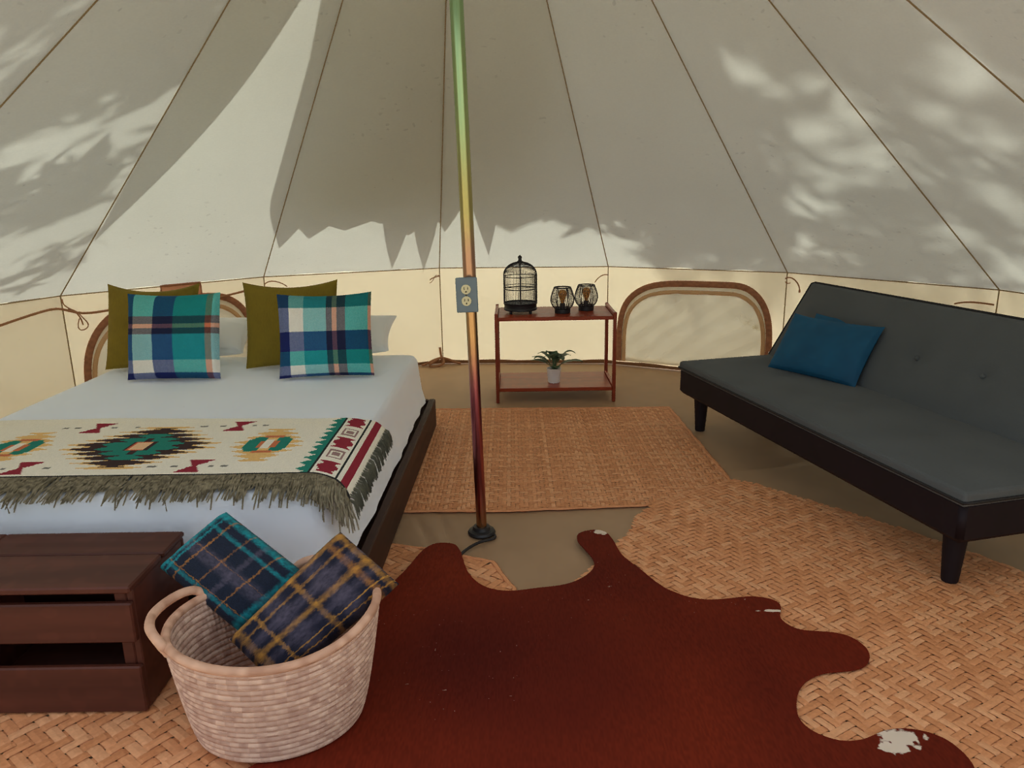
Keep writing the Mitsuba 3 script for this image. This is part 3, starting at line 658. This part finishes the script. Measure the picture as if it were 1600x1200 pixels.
ob('throw_blanket', tm, 'throw_cloth', True, uv=tuv)
tag('throw_blanket', 'cream woven throw with geometric motifs and fringe across the bed foot', 'throw blanket')
fr = []; rf = np.random.default_rng(5)
for i in range(1000):
    a = rf.uniform(0, 1); ix = a * 159; P = TV[int(ix), 0] * (1 - ix % 1) + TV[min(159, int(ix) + 1), 0] * (ix % 1)
    x, y = P[0], P[1]; L = rf.uniform(.095, .135) + .03 * (rf.random() < .1); lean = rf.normal() * .014 + .012
    edge = -.592; flat_len = max(0.0, y - edge)
    pts = [P + [0, -.001, .0005]]
    for s in (.25, .5, .75, 1.0):
        d = L * s
        if d <= flat_len: q = [x + lean * s, y - d, MZ + .003 + rf.uniform(0, .008)]
        else: q = [x + lean * s, min(y, edge) - .022 - .012 * s + rf.uniform(-.006, .004), max(MZ - .002 - (d - flat_len) * .95, .2)]
        pts.append(q)
    fr.append(tube(pts, np.array([.0028, .0034, .0034, .0032, .0020]), 4))
ob('throw_blanket__fringe', cat(fr), 'fringe_yarn', True); labels['throw_blanket__fringe'] = {'label': 'olive grey fringe along the front hem', 'kind': 'stuff'}
fr = []
for i in range(110):
    a = (i // 3) / 36 * .98 + rf.normal() * .005 + .01; iw = np.clip(a, 0, 1) * 59; P = TV[0, int(iw)] * (1 - iw % 1) + TV[0, min(59, int(iw) + 1)] * (iw % 1)
    L = rf.uniform(.04, .062); ly = rf.normal() * .008 - .012
    fr.append(tube([P + [-.004, 0, .001], P + [.012, ly * .3, -.006], P + [.020, ly * .7, -.5 * L], P + [.026, ly, -L]], [.0024, .003, .0028, .0016], 4))
ob('throw_blanket__end_fringe', cat(fr), 'fringe_dark', True); labels['throw_blanket__end_fringe'] = {'label': 'dark fringe along the right end', 'kind': 'stuff'}

# ------------------------------------------------------------------ cushions
def pillow(w, h, t, A, ex, phi, back, ear=.035, seed=0, n=36, wr=.006, sag=0.0):
    """A stuffed pillow standing with its lower left corner at A, leaning back by phi."""
    ex = nv(ex); bk = np.array(back, float); bk = nv(bk - bk.dot(ex) * ex); up = math.cos(phi) * np.array([0, 0, 1.0]) + math.sin(phi) * bk
    fr_ = np.cross(ex, up)
    fr_ = fr_ if fr_ @ bk < 0 else -fr_
    g = np.linspace(-1, 1, n); X, Y = np.meshgrid(g, g, indexing='ij')
    X, Y = np.sign(X) * np.abs(X) ** .8, np.sign(Y) * np.abs(Y) ** .8
    px = X * (w / 2) * (1 - ear * 1.3 * (1 - Y ** 2) * np.abs(X)); py = Y * (h / 2) * (1 - ear * 1.3 * (1 - X ** 2) * np.abs(Y))
    py = py - sag * (1 - X ** 2) * (Y + 1) * .5 * h
    th = t / 2 * (np.clip(1 - X ** 2, 0, 1) * np.clip(1 - Y ** 2, 0, 1)) ** .42
    q = np.stack([X * 2.2, Y * 2.2, 0 * X + seed], -1); edge = (np.clip(1 - X ** 2, 0, 1) * np.clip(1 - Y ** 2, 0, 1)) ** .3
    V = []
    for sg_ in (1, -1):
        d = sg_ * th + wr * edge * (meshkit.fbm(q * 1.6 + sg_, 3, seed) - .5) * 2
        P = np.array(A)[None, None] + ex * (px + w / 2)[..., None] + up * (py + h / 2)[..., None] + fr_ * d[..., None]
        V.append(P.reshape(-1, 3))
    i, j = np.meshgrid(np.arange(n - 1), np.arange(n - 1), indexing='ij')
    F = np.stack([i * n + j, (i + 1) * n + j, (i + 1) * n + j + 1, i * n + j + 1], -1).reshape(-1, 4); F = np.vstack([F[:, [0, 1, 2]], F[:, [0, 2, 3]]])
    if np.cross(ex, up) @ fr_ < 0: F = F[:, ::-1]
    uv = np.c_[(X.ravel() + 1) / 2, (Y.ravel() + 1) / 2]
    return trimesh.Trimesh(np.vstack(V), np.vstack([F, F[:, ::-1] + n * n]), process=False), np.vstack([uv, uv])
def add_pillow(key, matr, label, *a, catg='cushion', group=None, **k):
    m, uv = pillow(*a, **k); ob(key, m, matr, True, uv=uv); tag(key, label, catg, group)
add_pillow('pillow', 'pillow_white', 'white bed pillow behind the left olive cushion', .66, .36, .15, (-1.90, 1.10, MZ + .060), (1, 0, 0), 1.22, (0, 1, 0), seed=3, ear=.05, sag=.1, catg='pillow', group='white bed pillows')
add_pillow('pillow_001', 'pillow_white', 'white bed pillow behind the right olive cushion', .66, .36, .15, (-1.16, 1.10, MZ + .060), (1, .0, 0), 1.22, (0, 1, 0), seed=9, ear=.05, sag=.1, catg='pillow', group='white bed pillows')
add_pillow('olive_cushion', 'olive_cloth', 'plain olive green cushion standing at the left of the bed head', .47, .43, .13, (-1.895, 1.0, MZ + .008), (1, -.05, 0), .30, (0, 1, 0), seed=5, ear=.045, sag=.07, group='olive cushions')
add_pillow('olive_cushion_001', 'olive_cloth', 'plain olive green cushion standing at the right of the bed head', .46, .43, .13, (-1.185, .97, MZ + .008), (1, .15, 0), .30, (0, 1, 0), seed=8, ear=.045, sag=.05, group='olive cushions')
add_pillow('plaid_cushion', 'plaid_a', 'teal and navy plaid cushion with a horizontal orange stripe', .435, .405, .14, (-1.672, .775, MZ + .008), (1, 0, 0), .28, (0, 1, 0), seed=12, ear=.02, sag=.02, group='plaid cushions')
add_pillow('plaid_cushion_001', 'plaid_b', 'teal and navy plaid cushion with one vertical orange stripe', .435, .395, .14, (-.955, .750, MZ + .008), (1, .10, 0), .28, (0, 1, 0), seed=16, ear=.03, sag=.02, group='plaid cushions')

# ------------------------------------------------------------------ sofa bed
SD = nv([.241, -.971, 0]); SB = np.array([.971, .241, 0]); SO = np.array([1.02, 1.289, 0])    # along its length, towards its back, far front corner
SLEN = 1.885
def S(l, d, z): return SO + SD * l + SB * d + np.array([0, 0, z])
def sofa_box(lo, hi, c):
    return frame_move(cbox(lo, hi, c), SO, SD, SB, np.array([0, 0, 1.0]))
def rounded_slab(L, D, H, r, n=3, div=.05):
    pts = [np.array([x, y, z]) for x in (r, L - r) for y in (r, D - r) for z in (r, H - r)]
    M = m3.Manifold.batch_hull([m3.Manifold.sphere(r, 20).translate(p.tolist()) for p in pts])
    M = M.refine_to_length(div).to_mesh(); return np.array(M.vert_properties[:, :3], float), np.array(M.tri_verts)
tag('sofa', 'dark grey armless sofa bed with black sides and tapered legs', 'sofa')
ob('sofa__base', sofa_box((0.0, 0.0, .192), (SLEN, .60, .335), .018), 'sofa_black', 40)
v, f = rounded_slab(SLEN + .004, .60, .05, .014, div=.04)
w = np.clip(np.minimum.reduce([v[:, 0], SLEN - v[:, 0], v[:, 1], .60 - v[:, 1]]) / .10, 0, 1)
v[:, 2] += np.where(v[:, 2] > .02, .008 * w + .006 * w * (meshkit.fbm(np.c_[v[:, :2] * 5, 0 * w], 2, 2) - .5), 0)
for l in (.47, .94, 1.41):
    v[:, 2] -= np.where(v[:, 2] > .02, .010 * np.exp(-((v[:, 0] - l) ** 2 + (v[:, 1] - .33) ** 2) / .004), 0)
v[:, 2] += .316; v[:, 0] -= .002; v[:, 1] -= .003
ob('sofa__seat', frame_move(trimesh.Trimesh(v, f, process=False), SO, SD, SB, np.array([0, 0, 1.0])), 'sofa_grey', 40)
ob('sofa__piping', frame_move(tube([(0, -.003, .333)] + [(l, -.004, .333) for l in np.linspace(.02, SLEN, 20)] + [(SLEN + .004, d, .333) for d in np.linspace(.03, .58, 8)], .0055, 6), SO, SD, SB, np.array([0, 0, 1.0])), 'sofa_piping', True)
# backrest: hinged at the seat's back edge, leaning
bz = nv([0, .245, .40]); by = np.cross(bz, [1, 0, 0]); BL = .475; TB = .11
v, f = rounded_slab(SLEN, TB, BL, .020, div=.03)
front = v[:, 1] < .05
w = np.clip(np.minimum.reduce([v[:, 0], SLEN - v[:, 0], v[:, 2], BL - v[:, 2]]) / .10, 0, 1)
v[:, 1] -= np.where(front, .010 * w, 0)
TUFT = [(l, h) for l in (.60, .94, 1.28) for h in (.22,)]
for l, h in TUFT:
    rr = (v[:, 0] - l) ** 2 + (v[:, 2] - h) ** 2
    v[:, 1] += np.where(front, .020 * np.exp(-rr / .0016) + .006 * np.exp(-(v[:, 2] - h) ** 2 / .0008) * np.exp(-((v[:, 0] - l) / .15) ** 2), 0)
def back_local(p):   # x along, y thickness (0 = front), z up the rest
    p = np.atleast_2d(p); q = np.zeros_like(p); q[:, 0] = p[:, 0]
    n_ = np.array([0, bz[2], -bz[1]])
    base = np.array([0, .520, .352])
    out = base + p[:, :1] * np.array([1.0, 0, 0]) + p[:, 1:2] * n_ + p[:, 2:3] * bz
    return SO + out[:, :1] * SD + out[:, 1:2] * SB + out[:, 2:3] * np.array([0, 0, 1.0])
fl = f if True else f[:, ::-1]
def orient(m):
    if m.volume < 0: m.faces = m.faces[:, ::-1]
    return m
ob('sofa__backrest', orient(trimesh.Trimesh(back_local(v), f, process=False)), 'sofa_grey', 40)
ob('sofa__backrest__piping', tube(back_local([(.004, .004, z) for z in np.linspace(0.02, BL - .01, 8)] + [(l, .010, BL + .001) for l in np.linspace(.02, SLEN, 20)]), .0055, 6), 'sofa_piping', True)
for i, (l, h) in enumerate(TUFT):
    c = back_local([(l, .012, h)])[0]; ob(num('sofa__backrest__button', i), trimesh.creation.icosphere(2, .011).apply_translation(c), 'sofa_grey', True)
for i, (l, d) in enumerate(((.10, .085), (1.79, .085), (.10, .52), (1.79, .52))):
    leg = frame_move(lathe([(0, 0), (.024, 0), (.026, .006), (.038, .185), (.040, .195), (0, .195)], 20), S(l, d, .0), SD, SB, np.array([0, 0, 1.0]))
    if i == 1 or i == 3: leg.apply_translation([0, 0, .0145]); leg.vertices[:, 2] = np.minimum(leg.vertices[:, 2], .2)
    ob(num('sofa__leg', i), leg, 'sofa_black', 40)
add_pillow('blue_cushion', 'blue_cloth', 'teal blue rectangular cushion leaning in front of another on the sofa', .50, .315, .12, (1.424, 1.093, .372), (.256, -.436, 0), .60, SB, seed=22, ear=.03, sag=.03, group='blue sofa cushions')
add_pillow('blue_cushion_001', 'blue_cloth', 'teal blue cushion mostly hidden behind the other blue one', .48, .31, .11, (1.553, 1.145, .368), (.261, -.445, 0), .62, SB, seed=25, ear=.03, sag=.03, group='blue sofa cushions')

# ------------------------------------------------------------------ console table and what stands on it
TX0, TX1, TY0, TY1, TZ = .022, .752, 1.800, 2.215, .530
tag('console_table', 'reddish brown open wooden table with a low shelf against the back wall', 'table')
ob('console_table__top', cbox((TX0 + .021, TY0, TZ - .022), (TX1 - .021, TY1, TZ), .003), 'table_wood')
ob('console_table__shelf', cbox((TX0 + .021, TY0 + .004, .070), (TX1 - .021, TY1, .092), .003), 'table_wood')
for i, (x, y) in enumerate(((TX0, TY0 - .002), (TX1 - .02, TY0 - .002), (TX0, TY1 - .03), (TX1 - .02, TY1 - .03))):
    ob(num('console_table__leg', i), cbox((x, y, 0), (x + .02, y + .034, TZ + .022), .003), 'table_post_wood')
for i, x in enumerate((TX0, TX1 - .02)):
    ob(num('console_table__side_rail', i), cbox((x + .001, TY0 + .033, TZ - .03), (x + .019, TY1 - .031, TZ + .020), .003), 'table_wood')
    ob(num('console_table__lower_rail', i), cbox((x + .001, TY0 + .033, .06), (x + .019, TY1 - .031, .105), .003), 'table_wood')

cg = np.array([.180, 1.985, TZ]); tag('bird_cage', 'black domed wire bird cage standing on the table', 'bird cage')
def C_(m): m.apply_translation(cg); return m
ob('bird_cage__base', C_(lathe([(0, .018), (.098, .018), (.103, .022), (.103, .030), (.099, .036), (.100, .052), (.104, .058), (.098, .060), (0, .056)], 40)), 'cage_black', 35)
for i in range(4):
    a = math.pi / 4 + i * math.pi / 2
    ob(num('bird_cage__foot', i), C_(lathe([(0, 0), (.007, 0), (.009, .02), (0, .021)], 10, (.085 * math.cos(a), .085 * math.sin(a), 0))), 'cage_black', True)
def cage_prof(n=16):
    z = [.056, .12, .18, .225]; r = [.100] * 4
    t = np.linspace(0, math.pi / 2, n)[1:]
    return np.r_[r, .100 * np.cos(t) + .006 * np.sin(t)], np.r_[z, .225 + .085 * np.sin(t)]
pr_, pz_ = cage_prof()
for i in range(60):
    a = 2 * math.pi * i / 60
    ob(num('bird_cage__bar', i), C_(tube(np.c_[pr_ * math.cos(a), pr_ * math.sin(a), pz_], .0040 if i % 15 == 0 else .0012, 5)), 'cage_black', True)
ring = lambda r, z, rr, n=40: tube(np.c_[r * np.cos(np.arange(n) * 2 * np.pi / n), r * np.sin(np.arange(n) * 2 * np.pi / n), np.full(n, z)], rr, 6, closed=True)
for i, (r, z, rr) in enumerate(((.101, .062, .004), (.101, .150, .003), (.101, .165, .002), (.101, .225, .0025), (.066, .288, .002))):
    ob(num('bird_cage__ring', i), C_(ring(r, z, rr)), 'cage_black', True)
ob('bird_cage__finial', C_(lathe([(.006, .300), (.022, .304), (.024, .312), (.012, .318), (.009, .330), (.013, .338), (.010, .346), (.004, .350), (0, .356)], 20)), 'cage_black', True)

def lantern(key, x, y, label, lit):
    tag(key, label, 'lamp', 'wire lamps on the table'); o = np.array([x, y, TZ])
    mv = lambda m: m.apply_translation(o)
    ob(key + '__base', mv(lathe([(0, 0), (.046, 0), (.048, .004), (.048, .026), (.044, .030), (0, .030)], 28)), 'cage_black', 35)
    z = np.array([.030, .043, .070, .097, .125, .157]); r = np.array([.048, .060, .071, .070, .062, .050])
    zi = np.linspace(.030, .157, 12); ri = np.interp(zi, z, r)
    w = []
    for i in range(36):
        a = 2 * math.pi * i / 36; w.append(tube(np.c_[ri * math.cos(a), ri * math.sin(a), zi], .0011, 4))
    for q in np.linspace(.04, .152, 13): w.append(ring(float(np.interp(q, z, r)), q, .0011, 28))
    ob(key + '__wire_mesh', mv(cat(w)), 'lantern_wire', True)
    fr2 = [tube(np.c_[ri * 1.01 * math.cos(a), ri * 1.01 * math.sin(a), zi], .0028, 6) for a in np.arange(6) * math.pi / 3]
    ob(key + '__frame', mv(cat(fr2 + [ring(.050, .157, .0032, 30), ring(.049, .032, .003, 30)])), 'cage_black', True)
    ob(key + '__socket', mv(lathe([(.013, .030), (.015, .032), (.015, .058), (.012, .062), (0, .062)], 16)), 'cage_black', 35)
    ob(key + '__bulb', mv(lathe([(.010, .060), (.013, .075), (.024, .105), (.027, .122), (.021, .134), (.010, .141), (0, .143)], 20)), 'bulb_amber', True)
lantern('wire_lamp', .437, 1.950, 'wire mesh lamp with amber bulb, nearer the bird cage', 0)
lantern('wire_lamp_001', .592, 2.045, 'wire mesh lamp with amber bulb, at the right end of the table', 1)

pt = np.array([.384, 1.945, .092]); tag('potted_plant', 'small green plant in a white pot on the low table shelf', 'potted plant')
ob('potted_plant__pot', lathe([(0, 0), (.034, 0), (.036, .003), (.046, .088), (.046, .092), (.042, .092), (.040, .078), (0, .078)], 32, pt), 'pot_white', 35)
ob('potted_plant__soil', lathe([(.0405, .079), (.02, .083), (0, .084)], 20, pt), 'soil', True)
rl = np.random.default_rng(12)
for i in range(19):
    a = i * 2.399 + rl.normal() * .2; ring_ = i % 3
    L = (.11, .15, .165)[ring_] * rl.uniform(.85, 1.15); rise = (.15, .145, .085)[ring_] * rl.uniform(.8, 1.2); wd = rl.uniform(.022, .031)
    n = 14; P = []
    dirv = np.array([math.cos(a), math.sin(a) * .8, 0]); side = np.array([-math.sin(a), math.cos(a), 0])
    reach = L * (.45, .75, 1.0)[ring_]
    for k in range(n):
        t = k / (n - 1); c = pt + [0, 0, .080] + dirv * (.006 + reach * t ** 1.15) + np.array([0, 0, rise * (1.55 * t - .95 * t ** 2.4)])
        ww = wd * (.10 if t < .36 else max(.04, math.sin(math.pi * (.08 + .90 * (t - .36) / .64)) ** .75))
        P += [c - side * ww + [0, 0, .004], c, c + side * ww + [0, 0, .004]]
    F = np.array([[k * 3 + j, k * 3 + j + 1, (k + 1) * 3 + j + 1, (k + 1) * 3 + j] for k in range(n - 1) for j in range(2)])
    ob(num('potted_plant__leaf', i), trimesh.Trimesh(np.array(P), np.vstack([F[:, [0, 1, 2]], F[:, [0, 2, 3]]]), process=False), 'leaf_green', True)

# ------------------------------------------------------------------ wooden crates at the bed foot
def crate(key, x0, x1, label):
    y0, y1, H = -1.005, -.695, .358; tag(key, label, 'crate', 'wooden crates at the bed foot')
    z0 = .009
    for i, x in enumerate((x0, x1 - .018)):
        ob(num(key + '__end_panel', i), cbox((x, y0 + .019, z0), (x + .018, y1 - .017, H - .019), .003), 'crate_wood')
    ym = y0 + .175
    ob(key + '__top_board', cbox((x0 - .004, y0 - .004, H - .018), (x1 + .004, ym - .006, H), .004), 'crate_wood')
    ob(key + '__top_board_001', cbox((x0 - .004, ym + .006, H - .018), (x1 + .004, y1, H - .003), .004), 'crate_wood')
    for i, (a, b) in enumerate(((.009, .138), (.205, .312))):
        ob(num(key + '__front_slat', i), cbox((x0, y0, a), (x1, y0 + .018, b), .004), 'crate_wood')
    for i, (a, b) in enumerate(((.009, .138), (.205, .338))):
        ob(num(key + '__back_slat', i), cbox((x0, y1 - .016, a), (x1, y1, b), .004), 'crate_wood')
    for i, x in enumerate((x0 + .0185, x1 - .0485)):
        ob(num(key + '__corner_post', i), cbox((x, y0 + .019, z0), (x + .030, y0 + .045, H - .019), .003), 'crate_wood')
    ob(key + '__bottom_board', cbox((x0 + .019, y0 + .046, z0), (x1 - .019, y1 - .018, z0 + .012), .003), 'crate_wood')
crate('wooden_crate', -1.283, -.800, 'dark brown slatted wooden crate next to the basket')
crate('wooden_crate_001', -1.780, -1.292, 'dark brown slatted crate mostly out of frame at the far left')

# ------------------------------------------------------------------ coiled palm basket
BC = np.array([-.452, -1.034]); NC = 17
tag('basket', 'oval coiled palm basket with loop handles holding two folded blankets', 'basket')
def ring_pts(t, n=120):
    g = np.arange(n) * 2 * np.pi / n
    e = t ** .75
    ax, ay = .188 + .054 * e, .162 + .024 * e
    cx, cy = BC[0] + .006 * t, BC[1] + .0 * t
    rot = math.radians(8)
    x, y = ax * np.cos(g), ay * np.sin(g)
    z = .026 + .256 * t + (.022 + .018 * np.cos(g)) * t ** 1.5 * np.abs(np.cos(g)) ** 2.2 + .010 * t * np.sin(g) 
    return np.c_[cx + x * math.cos(rot) - y * math.sin(rot), cy + x * math.sin(rot) + y * math.cos(rot), z], g
def coil(t, r, flat, nseg=120, ns=8, stitch=1):
    P, g = ring_pts(t, nseg); m = tube(P, r, ns, closed=True, flat=flat)
    m.faces = m.faces
    uv = np.c_[np.repeat(np.arange(nseg) * 1.0, ns), np.tile(np.arange(ns) / ns, nseg) + 7 * t * NC]
    return m, uv
for i in range(NC):
    m, uv = coil((i + .5) / NC * .985, .0085, 1.08); ob(num('basket__coil', i), m, 'palm_coil', True, uv=uv)
m, uv = coil(1.0, .0110, .95); ob('basket__rim', m, 'palm_rim', True, uv=uv)
P, g = ring_pts(0.0); cen = np.array([BC[0], BC[1], .026]); V = np.vstack([P - [0, 0, .004], [cen - [0, 0, .004]]]); k = len(P)
ob('basket__bottom', trimesh.Trimesh(V, np.array([[i, (i + 1) % k, k] for i in range(k)]), process=False), 'palm_coil', False, uv=np.c_[np.arange(k + 1) * 1.0, np.zeros(k + 1)])
def handle(key, g0, span, rise, out):
    P, g = ring_pts(1.0, 720)
    a, b = P[int(g0 - span) % 720], P[int(g0 + span) % 720]; mid = P[int(g0) % 720]; o = nv([*(mid[:2] - BC), 0])
    pts = [a - [0, 0, .015], a + o * out * .4 + [0, 0, rise * .55], mid + (a - mid) * .45 + o * out * .95 + [0, 0, rise * .95], mid + (b - mid) * .45 + o * out * .95 + [0, 0, rise * .95], b + o * out * .4 + [0, 0, rise * .55], b - [0, 0, .015]]
    c = spline(pts, 40); m = tube(c, .0115, 8); uv = np.c_[np.r_[np.repeat(np.arange(40), 8), 0, 39] * 1.0, np.r_[np.tile(np.arange(8) / 8, 40), 0, 0]]
    ob(key, m, 'palm_rim', True, uv=uv)
handle('basket__handle', 345, 66, .026, .046)
handle('basket__handle_001', 112, 60, .040, .040)

# folded wool blankets in the basket
def folded(corners, thick, n=40, seed=0, layers=3):
    """corners: lower left, upper left, upper right, lower right of the outer face."""
    A, B_, C, D = [np.array(c, float) for c in corners]; nrm = nv(np.cross(D - A, B_ - A)); nrm = nrm if nrm[1] < 0 else -nrm
    g = np.linspace(-1, 1, n); X, Y = np.meshgrid(g, g, indexing='ij'); X, Y = np.sign(X) * np.abs(X) ** .6, np.sign(Y) * np.abs(Y) ** .6
    u, w = (X + 1) / 2, (Y + 1) / 2
    P0 = A * ((1 - u) * (1 - w))[..., None] + B_ * ((1 - u) * w)[..., None] + C * (u * w)[..., None] + D * (u * (1 - w))[..., None]
    th = thick / 2 * ((1 - X ** 8) * (1 - Y ** 8)).clip(0, 1) ** .5
    q = np.stack([X * 2, Y * 2, 0 * X + seed], -1); bump = .010 * (meshkit.fbm(q * 1.5, 3, seed) - .5)
    V = [(P0 + nrm * (s * th + bump - thick / 2)[..., None]).reshape(-1, 3) for s in (1, -1)]
    i, j = np.meshgrid(np.arange(n - 1), np.arange(n - 1), indexing='ij')
    F = np.stack([i * n + j, (i + 1) * n + j, (i + 1) * n + j + 1, i * n + j + 1], -1).reshape(-1, 4); F = np.vstack([F[:, [0, 1, 2]], F[:, [0, 2, 3]]])
    uv = np.c_[u.ravel(), w.ravel()]
    m = trimesh.Trimesh(np.vstack(V), np.vstack([F, F[:, ::-1] + n * n]), process=False)
    if m.face_normals[:len(F)].mean(0) @ nrm < 0: m.faces = m.faces[:, ::-1]
    return m, np.vstack([uv, uv])
m, uv = folded([(-.556, -1.005, .236), (-.788, -.900, .362), (-.642, -.800, .470), (-.400, -.915, .338)], .085, seed=2)
ob('wool_blanket', m, 'wool_teal', True, uv=uv); tag('wool_blanket', 'folded navy and teal plaid wool blanket in the basket', 'blanket')
m, uv = folded([(-.420, -1.150, .190), (-.548, -1.080, .270), (-.312, -.900, .458), (-.160, -.965, .345)], .080, seed=6)
ob('wool_blanket_001', m, 'wool_yellow', True, uv=uv); tag('wool_blanket_001', 'folded navy and mustard yellow plaid wool blanket in the basket', 'blanket')
